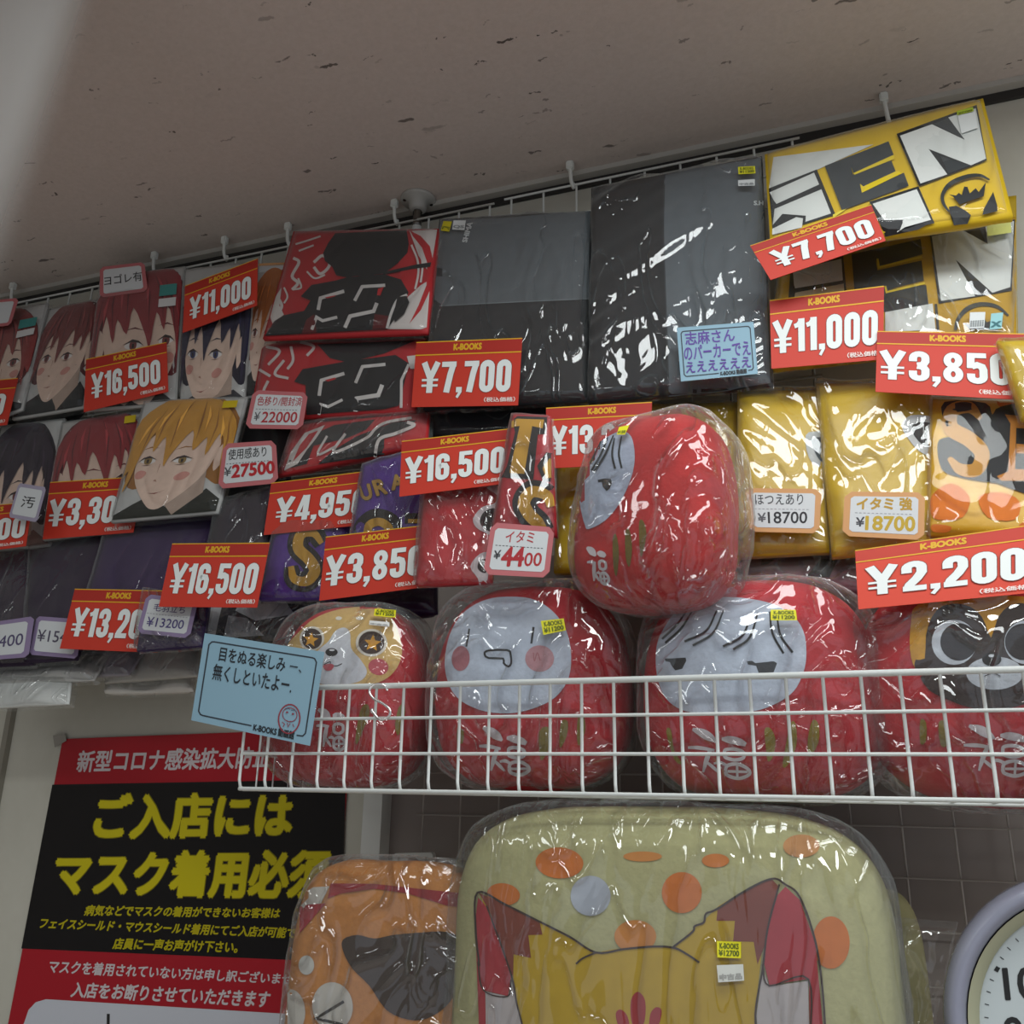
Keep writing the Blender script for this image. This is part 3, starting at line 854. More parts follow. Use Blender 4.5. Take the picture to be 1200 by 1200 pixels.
for p in ([(120, 700), (180, 720), (130, 780)], [(200, 760), (160, 820), (220, 840)], [(270, 680), (330, 700), (300, 740)], [(130, 850), (110, 900), (140, 930)], [(230, 700), (240, 760), (215, 800)], [(90, 800), (140, 830)]): a.line('cfc8c4', p, 12)
a.poly('1f1e20', [(282, 800), (480, 765), (690, 738), (748, 775), (705, 960), (640, 975), (300, 1000), (295, 870), (245, 855)])
for p, w in (([(355, 918), (365, 850), (466, 820)], 15), ([(355, 1000), (362, 955), (395, 965), (458, 935)], 12), ([(515, 862), (545, 790), (646, 780)], 14), ([(515, 985), (520, 930), (615, 915), (632, 870)], 18)): a.line('cdc9c6', p, w, 0)
a.line('cdc9c6', [(715, 970), (716, 850), (748, 780)], 12, 0)
a.poly('cfc8c4', [(740, 745), (783, 740), (780, 800), (755, 800)])
a.poly('b82127', [(380, 850), (425, 838), (430, 845), (395, 856)])
a.done()
bag(pk, FILM_SMOOTH(), gap=.005, over=.02, seed=32, amp=.001, bulge=.006, n=26)
pk = packet('printed_cloth_packet', 'red white and black striped packet, lowest of its stack, above the 4,950 card', 'packaged cloth', RB, [(345, 497), (503, 483), (500, 520), (325, 557)], (1.215, 1.165), 'b3242a', 'paper', .02, .010, .001, 33)
pk[1].g = 7
a = Art(pk[1], pk[0], 'printed_artwork', 'paper', (280, 480, 3.75))
W = 'cfc8c4'; K = '1f1e20'
a.poly(K, [(420, 70), (600, 45), (560, 90), (470, 130), (330, 160), (300, 240), (210, 262), (240, 170), (330, 110)])
a.poly(W, [(290, 105), (380, 70), (340, 130), (300, 180), (260, 240), (200, 270), (230, 190)])
a.poly('b82127', [(310, 110), (350, 95), (300, 170), (240, 230), (270, 160)])
a.poly(K, [(520, 120), (680, 60), (780, 50), (740, 90), (640, 120), (640, 195), (520, 215), (350, 240), (420, 180)])
a.line(W, [(470, 110), (420, 190), (560, 130), (600, 90), (650, 60), (760, 40)], 12)
a.line(W, [(740, 60), (770, 75), (690, 110), (620, 135), (600, 205)], 14)
a.line(W, [(390, 120), (350, 200), (430, 165)], 10)
a.done()
bag(pk, FILM(), gap=.006, over=.03, seed=33, amp=.003, n=26, bulge=.01)

# ---- grey and black sweatshirts
SW = 'plastic wrapped grey and black sweatshirts'
step_ = lambda vv: (lambda u, v: .004 if v < vv else 0)
pk = packet('sweatshirt_packet', 'sweatshirt packet grey above and black below, with the 7,700 card at its corner', 'packaged shirt', SW, [(515, 257), (692, 247), (689, 470), (496, 480)], (1.255, 1.195), '1b1d21', 'cloth', .024, .009, .001, 41)
pk[1].g = 9
a = Art(pk[1], pk[0], 'grey_panel', 'cloth', (280, 220, 3.75))
a.poly('5a6166', [(885, 145), (1200, 132), (1400, 112), (1543, 104), (1536, 490), (1400, 496), (1200, 505), (900, 522), (845, 525)])
a.line('71797d', [(848, 523), (1200, 505), (1536, 490)], 5)
a.done()
a = Art(pk[1], pk[0], 'neck_print', 'cloth', (280, 220, 3.75), lift=.0012); a.text('d4d8d8', 'SHIMA', [(983, 236), (1014, 152), (1030, 156), (998, 240)][0:0] or [(982, 240), (1006, 152), (1028, 157), (1002, 242)], .06); a.done()
fo, fs = bag(pk, FILM(), gap=.007, over=.02, seed=41, amp=.006, wscale=12, aniso=(.35, .5, 1.2), rot=32, n=70)
price_sticker(fs, pk[0], [(900, 148), (937, 150), (925, 195), (888, 190)], None, '¥7700', (280, 220, 3.75), 'c2b41c')
price_sticker(fs, pk[0], [(944, 145), (998, 146), (992, 188), (938, 186)], None, 'QS', (280, 220, 3.75), 'cfd2d2', '8a8f90', name='white_sticker')
pk = packet('sweatshirt_packet', 'sweatshirt packet black at left and grey at right, with a blue handwritten card', 'packaged shirt', SW, [(693, 220), (893, 183), (906, 452), (689, 472)], (1.248, 1.185), '191c21', 'cloth', .026, .010, .001, 42)
pk[1].g = 9
a = Art(pk[1], pk[0], 'grey_panel', 'cloth', (580, 160, 3.75))
a.poly('5c646a', [(745, 172), (900, 138), (1168, 96), (1210, 1085), (1000, 1118), (765, 1140), (750, 700), (740, 420)])
a.line('2c3136', [(746, 172), (741, 420), (750, 700), (765, 1140)], 7)
a.text('c9d0d2', 'S.H', [(1138, 286), (1178, 286), (1178, 304), (1138, 304)], .06)
a.done()
fo, fs = bag(pk, FILM(), gap=.008, over=.02, seed=43, amp=.010, wscale=11, aniso=(.35, .5, 1.2), rot=30, n=80)
price_sticker(fs, pk[0], [(1068, 136), (1142, 132), (1145, 164), (1070, 168)], zoom=(580, 160, 3.75))
price_sticker(fs, pk[0], [(1068, 194), (1142, 190), (1142, 218), (1070, 220)], None, '中古品', (580, 160, 3.75), 'd0d4d4', '8a8f90', name='white_sticker')

# ---- yellow, white and black lettered packets
YL = 'plastic wrapped yellow lettered cloths'
K = '1d1f22'; W = 'd3d6d2'; Y = 'd6b20e'
pk = packet('printed_cloth_packet', 'tilted yellow packet with bold white and black letters and a crown, topmost at right', 'packaged cloth', YL, [(896, 181), (1152, 115), (1187, 252), (903, 290)], (1.245, 1.150), Y, 'paper', .03, .010, .001, 51)
pk[1].g = 9
a = Art(pk[1], pk[0], 'printed_lettering', 'paper', (880, 100, 3.75))
a.poly(W, [(100, 318), (540, 262), (300, 370), (80, 460)])
a.poly(K, [(80, 456), (290, 373), (372, 572), (98, 655)])
a.poly(W, [(84, 474), (278, 388), (300, 440), (114, 525), (103, 510)])
a.poly(W, [(106, 548), (310, 462), (352, 568), (240, 605), (242, 578), (140, 570), (98, 618)])
a.poly(W, [(96, 636), (200, 585), (230, 590), (225, 630), (96, 662)])
a.poly('35393c', [(325, 360), (605, 252), (628, 312), (452, 392), (440, 363), (448, 398), (617, 336), (636, 384), (494, 452), (482, 442), (490, 474), (672, 390), (693, 447), (400, 555)])
for p in ([(452, 392), (628, 312), (630, 330), (455, 400), (438, 362)], [(494, 452), (636, 386), (650, 384), (660, 396), (488, 480), (480, 440)]): a.poly('dcc222', p)
a.poly('e0cf3a', [(360, 575), (396, 556), (420, 550), (360, 590)])
a.poly(K, [(640, 222), (990, 95), (1034, 338), (738, 452)])
a.poly('3a3e40', [(800, 180), (866, 152), (940, 248)])
a.poly(W, [(655, 232), (795, 182), (938, 250), (866, 152), (985, 112), (1030, 333), (965, 362), (780, 290), (862, 402), (744, 442)])
a.poly('3a3e40', [(832, 322), (962, 364), (866, 400)])
a.poly(K, [(520, 520), (735, 452), (806, 612), (590, 660)])
a.poly(W, [(535, 530), (728, 466), (790, 598), (640, 640), (668, 598), (590, 600), (585, 600)])
a.line('2f3230', [(1045, 428), (1000, 408), (940, 415), (875, 445), (842, 490), (845, 530), (870, 565)], [8, 14, 18, 20, 16, 14, 8])
a.poly('26282a', [(915, 535), (888, 503), (868, 492), (900, 497), (912, 485), (925, 495), (935, 458), (950, 460), (960, 488), (985, 465), (998, 482), (1028, 440), (1020, 500)])
a.poly('26282a', [(868, 545), (900, 540), (940, 560), (965, 580), (950, 600), (890, 606), (872, 570)])
a.poly('26282a', [(1060, 482), (1078, 540), (1080, 565), (1015, 580), (1020, 555)])
a.done()
fo, fs = bag(pk, FILM_SMOOTH(), gap=.005, over=.015, seed=51, amp=.001)
price_sticker(fs, pk[0], [(905, 116), (975, 98), (978, 116), (906, 134)], None, '¥7700', (880, 100, 3.75), 'a8bc30')
price_sticker(fs, pk[0], [(908, 136), (985, 118), (996, 190), (925, 215)], None, None, (880, 100, 3.75), 'd8dcda', name='white_sticker')
pk = packet('printed_cloth_packet', 'yellow packet with bold letters half hidden behind the 11,000 and 3,850 cards', 'packaged cloth', YL, [(915, 296), (1190, 254), (1191, 398), (898, 432)], (1.262, 1.190), 'b98f14', 'paper', .03, .008, .001, 52)
pk[1].g = 9
a = Art(pk[1], pk[0], 'printed_lettering', 'paper', (880, 100, 3.75))
a.poly(K, [(175, 800), (405, 745), (420, 905), (165, 945)])
a.poly(W, [(185, 815), (398, 765), (404, 860), (195, 895), (190, 880)])
a.poly('c0b090', [(195, 915), (408, 875), (412, 940), (190, 950)])
a.poly('26282a', [(442, 745), (745, 678), (755, 745), (560, 800), (548, 770), (556, 815), (750, 772), (760, 860), (600, 900), (770, 880), (780, 965), (590, 1000), (455, 900)])
a.line('d6b81c', [(556, 765), (562, 803), (752, 757)], 9, 0)
a.line('d6b81c', [(590, 885), (596, 912), (765, 872)], 9, 0)
a.poly(K, [(785, 650), (1160, 592), (1145, 905), (825, 962)])
a.poly(W, [(795, 668), (930, 640), (1040, 700), (1030, 625), (1155, 600), (1138, 890), (1060, 915), (900, 770), (985, 930), (835, 950)])
a.poly(W, [(590, 1000), (798, 962), (812, 1078), (590, 1085)])
a.line(K, [(812, 965), (822, 1080)], 12, 0)
a.line('2f3230', [(1130, 1015), (1080, 975), (1010, 965), (950, 985), (910, 1030), (898, 1078)], [8, 14, 18, 20, 16, 14])
a.poly('26282a', [(960, 1075), (930, 1045), (975, 1060), (985, 1035), (1005, 1050), (1018, 1020), (1035, 1045), (1055, 1038), (1060, 1055), (1108, 1020), (1085, 1075)])
a.done()
fo, fs = bag(pk, FILM(), gap=.007, over=.02, seed=58, amp=.007, wscale=12, aniso=(.4, .5, 1.2), rot=-35, n=70)
price_sticker(fs, pk[0], [(1035, 618), (1140, 600), (1143, 650), (1040, 665)], None, None, (880, 100, 3.75), 'd3d67c')
price_sticker(fs, pk[0], [(962, 1000), (1030, 998), (1024, 1068), (958, 1072)], None, 'ⅲⅲ', (880, 100, 3.75), 'd0d4d4', '8a8f90', name='white_sticker')
price_sticker(fs, pk[0], [(1055, 1005), (1108, 1000), (1100, 1072), (1048, 1075)], None, 'x', (880, 100, 3.75), '8fc0c4', '3a6a70', name='blue_sticker')
pk = packet('printed_cloth_packet', 'plain yellow edge of the rearmost packet peeping out right of the lettered ones', 'packaged cloth', YL, [(1150, 234), (1191, 229), (1193, 390), (1150, 395)], (1.285, 1.262), 'b0920f', 'paper', .015, .004, .001, 53)

# ---- satin yellow packets
SY = 'plastic wrapped yellow satin shirts'
pk = packet('satin_shirt_packet', 'plain yellow satin packet carrying the black written 18700 tag', 'packaged shirt', SY, [(864, 457), (962, 457), (972, 646), (866, 652)], (1.205, 1.150), 'c6a412', 'satin', .03, .010, .002, 61)
pk[1].g = 7
a = Art(pk[1], pk[0], 'heart_patch', 'cloth', (880, 380, 3.75))
a.poly('b9bec0', [(240, 490), (290, 472), (335, 478), (350, 640), (300, 630), (255, 590)], 3); a.poly('34424a', [(265, 515), (300, 498), (340, 502), (350, 605), (300, 600)], 3); a.done()
bag(pk, FILM(), gap=.008, over=.02, seed=61, amp=.007, wscale=15, aniso=(.35, .5, 1.3), rot=-48, n=70)
pk = packet('satin_shirt_packet', 'yellow satin packet with a white edged heart, carrying the yellow written 18700 tag', 'packaged shirt', SY, [(956, 449), (1094, 449), (1090, 640), (975, 652)], (1.195, 1.140), 'c6a412', 'satin', .03, .012, .003, 62)
pk[1].g = 7
a = Art(pk[1], pk[0], 'heart_patch', 'cloth', (880, 380, 3.75))
a.poly('bfc1c2', [(690, 408), (760, 402), (800, 430), (800, 575), (740, 560), (695, 510), (664, 455)], 3); a.poly('1b1a1a', [(715, 440), (765, 432), (800, 450), (800, 540), (750, 530), (710, 480)], 3); a.done()
bag(pk, FILM(), gap=.009, over=.02, seed=64, amp=.010, wscale=11, aniso=(.45, .5, 1.2), rot=40, n=70)
pk = packet('satin_shirt_packet', 'orange and yellow satin packet with large gold letters SE edged in black', 'packaged shirt', SY, [(1088, 467), (1230, 472), (1232, 628), (1086, 626)], (1.185, 1.135), 'cfa016', 'satin', .03, .010, .003, 63)
pk[1].g = 7
a = Art(pk[1], pk[0], 'letter_patches', 'cloth', (880, 380, 3.75))
for p in ([(800, 750), (880, 700), (960, 760), (930, 850), (820, 860), (790, 820)], [(1000, 760), (1100, 740), (1180, 780), (1160, 860), (1040, 850)], [(1180, 880), (1250, 860), (1260, 920), (1190, 910)], [(1080, 340), (1230, 345), (1230, 420), (1140, 400)], [(800, 880), (880, 890), (860, 915), (800, 912)]):
    a.poly('d0701c', p, 3)
a.poly('262729', [(850, 345), (1030, 350), (1060, 400), (1100, 365), (1290, 372), (1290, 740), (1080, 700), (1000, 690), (900, 670), (840, 640), (822, 560), (830, 510), (880, 490), (850, 430)], 3)
a.line('b9863a', [(1010, 420), (960, 370), (885, 385), (880, 460), (960, 510), (1015, 570), (990, 640), (920, 640), (870, 590)], [20, 50, 60, 66, 68, 66, 60, 50, 20])
a.poly('b9782a', [(1115, 400), (1290, 420), (1290, 690), (1100, 690), (1080, 670), (1130, 650), (1140, 440)])
a.poly('1c1c1c', [(1165, 460), (1290, 470), (1290, 640), (1160, 640)]); a.poly('b9782a', [(1165, 530), (1290, 540), (1290, 580), (1165, 570)])
a.done()
bag(pk, FILM_SMOOTH(), gap=.008, over=.02, seed=62, amp=.005, wscale=11, aniso=(.45, .5, 1.2), rot=60, n=70)
pk = packet('satin_shirt_packet', 'yellow packet corner leaning over the 3,850 card at the right edge', 'packaged shirt', SY, [(1168, 400), (1260, 396), (1265, 500), (1197, 492)], (1.13, 1.12), 'c8a80f', 'satin', .02, .008, .003, 65)
bag(pk, FILM(), gap=.006, over=.04, seed=67, amp=.006)
pk = packet('satin_shirt_packet', 'large plain yellow packet behind the tipped red daruma', 'packaged shirt', SY, [(655, 476), (864, 471), (866, 662), (649, 671)], (1.228, 1.178), 'c9a80f', 'satin', .03, .010, .002, 64)
bag(pk, FILM(), gap=.008, over=.02, seed=65, amp=.006)
pk = packet('flat_garment_packet', 'flat purple grey garment packet lying under the yellow satin packets', 'packaged shirt', None, [(868, 652), (1012, 650), (1014, 690), (868, 686)], (1.20, 1.155), '6a4a52', 'cloth', .02, .006, .001, 68)
pk[1].g = 7
a = Art(pk[1], pk[0], 'dark_panel', 'cloth'); a.poly('17131a', [(962, 656), (982, 656), (972, 677), (945, 676)]); a.poly('17131a', [(893, 655), (910, 655), (900, 662), (892, 663)]); a.done()
bag(pk, FILM_CRINKLE(), gap=.006, over=.02, seed=68, amp=.004)

# ---- purple and red satin packets in the middle
MS = 'plastic wrapped purple and red satin shirts'
GOLD = 'b98c2c'
pk = packet('satin_shirt_packet', 'bright purple satin packet with gold letters URA between the 4,950 and 16,500 cards', 'packaged shirt', MS, [(426, 545), (508, 522), (500, 640), (410, 640)], (1.140, 1.110), '4f2a86', 'satin', .025, .008, .002, 71)
pk[1].g = 6
a = Art(pk[1], pk[0], 'letter_patches', 'cloth', (280, 480, 3.75))
for ch, q in (('U', [(525, 335), (575, 330), (590, 390), (548, 402)]), ('R', [(590, 318), (640, 305), (655, 370), (610, 380)]), ('A', [(665, 295), (720, 285), (735, 345), (675, 355)]), ('T', [(730, 270), (790, 255), (800, 320), (745, 330)])):
    a.text('3a2a20', ch, q, .09); a.text('a8823a', ch, q, .055)
a.line('1a1718', [(540, 560), (545, 510), (600, 470), (670, 490), (700, 560)], 66)
a.line(GOLD, [(565, 560), (575, 510), (620, 495), (660, 520), (668, 560)], [34, 36, 36, 36, 34])
a.line('1a1718', [(730, 480), (820, 480)], 46, 0); a.line(GOLD, [(745, 492), (820, 492)], 18, 0)
a.done()
bag(pk, FILM(), gap=.007, over=.03, seed=71, amp=.003, n=26)
pk = packet('satin_shirt_packet', 'purple satin packet with one large gold letter S beside the 3,850 card', 'packaged shirt', MS, [(328, 600), (412, 600), (392, 702), (303, 702)], (1.165, 1.120), '4f2a86', 'satin', .025, .008, .002, 72)
pk[1].g = 6
a = Art(pk[1], pk[0], 'letter_patches', 'cloth', (280, 480, 3.75))
S_ = [(365, 590), (330, 545), (275, 550), (262, 610), (310, 660), (335, 710), (300, 755), (245, 745), (230, 690)]
a.line('1a1718', S_, [70, 84, 90, 92, 94, 94, 90, 86, 62]); a.line(GOLD, S_, [22, 34, 42, 48, 50, 50, 44, 36, 26])
a.done()
bag(pk, FILM(), gap=.007, over=.03, seed=72, amp=.003, n=26)
pk = packet('satin_shirt_packet', 'plain red satin packet with a white edged heart under the middle 16,500 card', 'packaged shirt', MS, [(496, 570), (590, 556), (575, 682), (487, 686)], (1.098, 1.060), 'ae232c', 'satin', .025, .010, .003, 73)
pk[1].g = 6
a = Art(pk[1], pk[0], 'heart_patch', 'cloth', (280, 480, 3.75))
a.poly('c9bfc2', [(1090, 345), (1150, 350), (1140, 560), (1090, 545), (1045, 520), (1030, 480), (1070, 430), (1120, 415), (1135, 380)], 3)
a.poly('1f1518', [(1080, 450), (1130, 440), (1125, 540), (1075, 520), (1060, 490)], 3)
a.poly('c9bfc2', [(1060, 635), (1100, 640), (1090, 760), (1060, 770), (1050, 740), (1018, 690)], 3)
a.poly('2a1a1e', [(1062, 660), (1095, 665), (1085, 720), (1050, 700)], 3)
a.done()
bag(pk, FILM(), gap=.008, over=.02, seed=75, amp=.007, n=60, wscale=22, aniso=(.4, .5, 1.2), rot=-50)
pk = packet('satin_shirt_packet', 'crimson satin packet with gold letters T and S edged in black above the 4400 tag', 'packaged shirt', MS, [(601, 485), (645, 487), (652, 628), (576, 626)], (1.060, 1.035), 'a8242e', 'satin', .025, .008, .002, 74)
pk[1].g = 6
a = Art(pk[1], pk[0], 'letter_patches', 'cloth', (560, 440, 3.75))
a.poly('1c191b', [(150, 180), (305, 185), (300, 260), (265, 260), (245, 460), (105, 450), (130, 400), (165, 250), (135, 245)])
a.poly('b98c2c', [(150, 192), (292, 197), (285, 235), (240, 225), (205, 435), (140, 430), (185, 225), (150, 232)])
a.poly('1c191b', [(262, 400), (300, 340), (350, 350), (345, 470), (290, 470)]); a.poly('b98c2c', [(285, 410), (315, 365), (345, 370), (345, 450), (300, 455)])
S_ = [(320, 580), (300, 530), (240, 515), (205, 560), (225, 610), (265, 650), (290, 700)]
a.line('1c191b', S_, [90, 100, 104, 104, 104, 106, 100]); a.line('b98c2c', S_, [30, 44, 50, 54, 54, 54, 50])
a.done()
bag(pk, FILM(), gap=.007, over=.03, seed=74, amp=.003, n=26)
pk = packet('flat_garment_packet', 'dark purple garment packet under the middle 3,850 card', 'packaged shirt', None, [(378, 694), (512, 684), (512, 716), (372, 718)], (1.19, 1.15), '2a1638', 'satin', .02, .006, .001, 75)
bag(pk, FILM_SMOOTH(), gap=.005, over=.02, seed=76, amp=.003, n=20)

# ---- dark purple packets at the lower left
DP = 'plastic wrapped dark purple shirts'
for i, (lb, co, Ys, c_, fm) in enumerate([
    ('dark purple shirt packet directly below the blond portrait', [(128, 610), (258, 600), (215, 712), (98, 712)], (1.200, 1.140), '35204a', FILM_SMOOTH),
    ('dark plum shirt packet below the 3,300 card, carrying the tag with 154', [(36, 640), (130, 622), (88, 772), (28, 776)], (1.205, 1.130), '2a1a33', FILM_SMOOTH),
    ('dark plum shirt packet at the left edge, carrying the tag with 5400', [(-50, 652), (38, 640), (38, 778), (-50, 782)], (1.210, 1.135), '2a1a33', FILM),
    ('black and purple shirt packet behind the lower left 16,500 card', [(255, 588), (322, 570), (312, 665), (240, 670)], (1.180, 1.140), '241b2c', FILM),
    ('small dark purple packet carrying the tag with 13200 under the 16,500 card', [(170, 690), (245, 700), (236, 757), (160, 763)], (1.125, 1.095), '31204a', FILM_CRINKLE),
    ('dark packet showing between the tilted portraits and the 16,500 card at the left', [(-20, 470), (100, 478), (75, 505), (-20, 512)], (1.275, 1.262), '1f2022', FILM_SMOOTH),
    ('black packet edge above the middle 16,500 card', [(500, 480), (690, 472), (690, 512), (500, 512)], (1.250, 1.225), '1a1a20', FILM_SMOOTH),
    ('black packet behind the 22000 and 27500 tags', [(290, 490), (350, 488), (330, 600), (262, 600)], (1.252, 1.215), '1c1b1e', FILM_SMOOTH)]):
    pk = packet('dark_shirt_packet', lb, 'packaged shirt', DP if i in (0, 1, 2, 4) else None, co, Ys, c_, 'cloth', .022, .007, .0015, 80+i)
    bag(pk, fm(), gap=.006, over=.03, seed=80+i, amp=.003 if fm is not FILM_CRINKLE else .006, n=26, wscale=16)
# crinkled silver bag ends and white folded bags on the undersides
pk = packet('crinkled_bag_packet', 'black and silver crinkled plastic packet behind the blue note card', 'packaged goods', None, [(232, 702), (372, 695), (352, 752), (225, 752)], (1.185, 1.150), '26242a', 'satin', .02, .006, .002, 90)
pk[1].g = 6
a = Art(pk[1], pk[0], 'silver_panel', 'satin'); a.poly('c9cbd0', [(232, 706), (262, 704), (252, 748), (228, 748)], 0); a.poly('c9cbd0', [(285, 700), (330, 698), (345, 720), (300, 728), (276, 716)]); a.poly('8a8c90', [(268, 722), (290, 725), (310, 745), (262, 748)]); a.done()
bag(pk, FILM_CRINKLE(), gap=.006, over=.03, seed=90, amp=.008, n=40)
for i, (lb, co, Ys, c_) in enumerate([
    ('white folded plastic bag sticking out lowest at the left edge', [(-40, 796), (84, 797), (80, 824), (-40, 830)], (1.16, 1.13), 'd4d7d4'),
    ('grey white folded plastic bag above the lowest one at the left edge', [(-40, 772), (128, 768), (110, 796), (-40, 802)], (1.19, 1.15), 'b5b4b0'),
    ('grey plastic bag end below the 13,200 card', [(84, 764), (170, 762), (150, 790), (80, 792)], (1.20, 1.17), '96929a'),
    ('silver plastic bag end left of the blue note card', [(128, 764), (235, 752), (232, 792), (122, 800)], (1.215, 1.19), 'b0aea8'),
    ('thin pale folded bag edge just above the red poster', [(124, 800), (230, 786), (226, 808), (122, 810)], (1.24, 1.21), 'd8d6cf')]):
    pk = packet('folded_plastic_bag', lb, 'plastic bag', 'folded plastic bag ends at the lower left', co, Ys, c_, 'satin', .012, .005, .004, 95+i)
    bag(pk, FILM(), gap=.005, over=.03, seed=95+i, amp=.004, n=20)

# ================================================================== PRICE CARDS
RC = 'red price cards with white figures'
def price_card(text, c, Ys, label, fig=None, small=True, head='a82418', base='c23320', kb=(.40, .66)):
    """c = corners TL TR BR BL ; Ys = (top, bottom)"""
    pl = plane_of(c, (Ys[0], Ys[0], Ys[1], Ys[1]))
    r = thing('price_card', at((c[2][0]+c[3][0])/2, (c[2][1]+c[3][1])/2, Ys[1]), label, 'price card', RC)
    slab('card', c, pl, mat('paper', base), r, .0009)
    a = Art(pl, r, 'card_print', 'paper', lift=.0003)
    P = lambda u, v: a_(c, u, v)
    a.poly(head, [P(0, .80), P(1, .80), P(1, 1), P(0, 1)])
    a.poly('d9a41c', [P(0, .785), P(1, .785), P(1, .803), P(0, .803)])
    a.poly('d9a41c', [P(0, .985), P(1, .985), P(1, 1), P(0, 1)])
    a.text('d6a41c', 'K-BOOKS', [P(kb[0], .945), P(kb[1], .945), P(kb[1], .855), P(kb[0], .855)], .09)
    f = fig or (.08, .92)
    q = [P(f[0], .68), P(f[1], .68), P(f[1], .21), P(f[0], .21)]
    a.figures('7a3528', text, q, extra=.035)
    a.figures('dfe4e2', text, q)
    if small:
        a.text('e6d6d0', '（税込価格）', [P(.68, .125), P(.97, .125), P(.97, .055), P(.68, .055)], .03)
    a.done()
    return r
price_card('¥16,500', [(101, 421), (195, 401), (197, 459), (98, 483)], (1.205, 1.200), 'tilted red 16,500 price card on the portrait packets at upper left', kb=(.35, .62))
price_card('¥11,000', [(217, 335), (302, 303), (301, 358), (214, 390)], (1.215, 1.210), 'steeply tilted red 11,000 price card above the dark blue haired portrait', kb=(.34, .62))
price_card('¥11,000', [(288, 414), (372, 410), (362, 463), (278, 467)], (1.246, 1.240), 'red price card mostly hidden behind the red and black packets, only its yen sign showing', kb=(.4, .7), fig=(.04, .9))
price_card('¥7,700', [(488, 401), (612, 396), (607, 475), (482, 477)], (1.180, 1.170), 'red 7,700 price card on the grey and black sweatshirt packet', kb=(.36, .62), fig=(.07, .92))
price_card('¥16,500', [(471, 517), (600, 502), (597, 566), (468, 582)], (1.070, 1.062), 'red 16,500 price card in the middle, above the plain red satin packet', kb=(.36, .61), fig=(.04, .95))
price_card('¥4,950', [(318, 566), (446, 550), (436, 614), (309, 627)], (1.146, 1.140), 'red 4,950 price card, its last figure tucked behind the purple packet', kb=(.36, .61))
price_card('¥3,850', [(382, 629), (510, 614), (505, 687), (374, 704)], (1.092, 1.086), 'red 3,850 price card on the purple packets above the dog faced daruma', kb=(.34, .58), fig=(.03, .92))
price_card('¥16,500', [(202, 637), (316, 636), (301, 712), (186, 711)], (1.075, 1.065), 'red 16,500 price card at lower left, above the blue note card', kb=(.36, .60), fig=(.06, .95))
price_card('¥13,200', [(88, 690), (196, 692), (184, 765), (70, 760)], (1.112, 1.105), 'red 13,200 price card at lower left, partly behind the 13200 tag', kb=(.36, .62), fig=(.06, .94))
price_card('¥3,300', [(59, 565), (170, 558), (156, 624), (50, 632)], (1.180, 1.170), 'red 3,300 price card, its end tucked behind the blond portrait packet', kb=(.36, .62), fig=(.03, .92))
price_card('¥5,500', [(-72, 598), (38, 588), (30, 640), (-80, 654)], (1.150, 1.140), 'red price card cut by the left edge, showing 00 beside the lilac rimmed tag', kb=(.4, .7), fig=(.1, .97))
price_card('¥7,700', [(-78, 452), (21, 443), (8, 498), (-92, 508)], (1.205, 1.200), 'red price card at the left edge on the top row of portraits', kb=(.4, .66), fig=(.1, .92))
price_card('¥13,200', [(640, 478), (764, 471), (762, 543), (640, 549)], (1.135, 1.125), 'red price card seen through clear film left of the tipped daruma', kb=(.40, .66), fig=(.04, .95))
price_card('¥11,000', [(902, 352), (1036, 335), (1035, 421), (904, 432)], (1.160, 1.150), 'red 11,000 price card on the yellow lettered packets', kb=(.34, .61), fig=(.02, .95))
price_card('¥7,700', [(879, 288), (1021, 240), (1038, 282), (903, 328)], (1.125, 1.120), 'red 7,700 price card tilted across the topmost yellow packet', kb=(.34, .62), fig=(.10, .94))
price_card('¥3,850', [(1028, 388), (1200, 391), (1205, 469), (1026, 459)], (1.150, 1.140), 'red 3,850 price card between the lettered packets and the satin packets', kb=(.36, .60), fig=(.02, .90))
price_card('¥2,200', [(1002, 645), (1215, 614), (1215, 694), (1006, 714)], (1.040, 1.030), 'large red 2,200 price card above the brown eyed daruma at the right', kb=(.36, .61), fig=(.05, .94), base='cc3b22', head='b8301c')

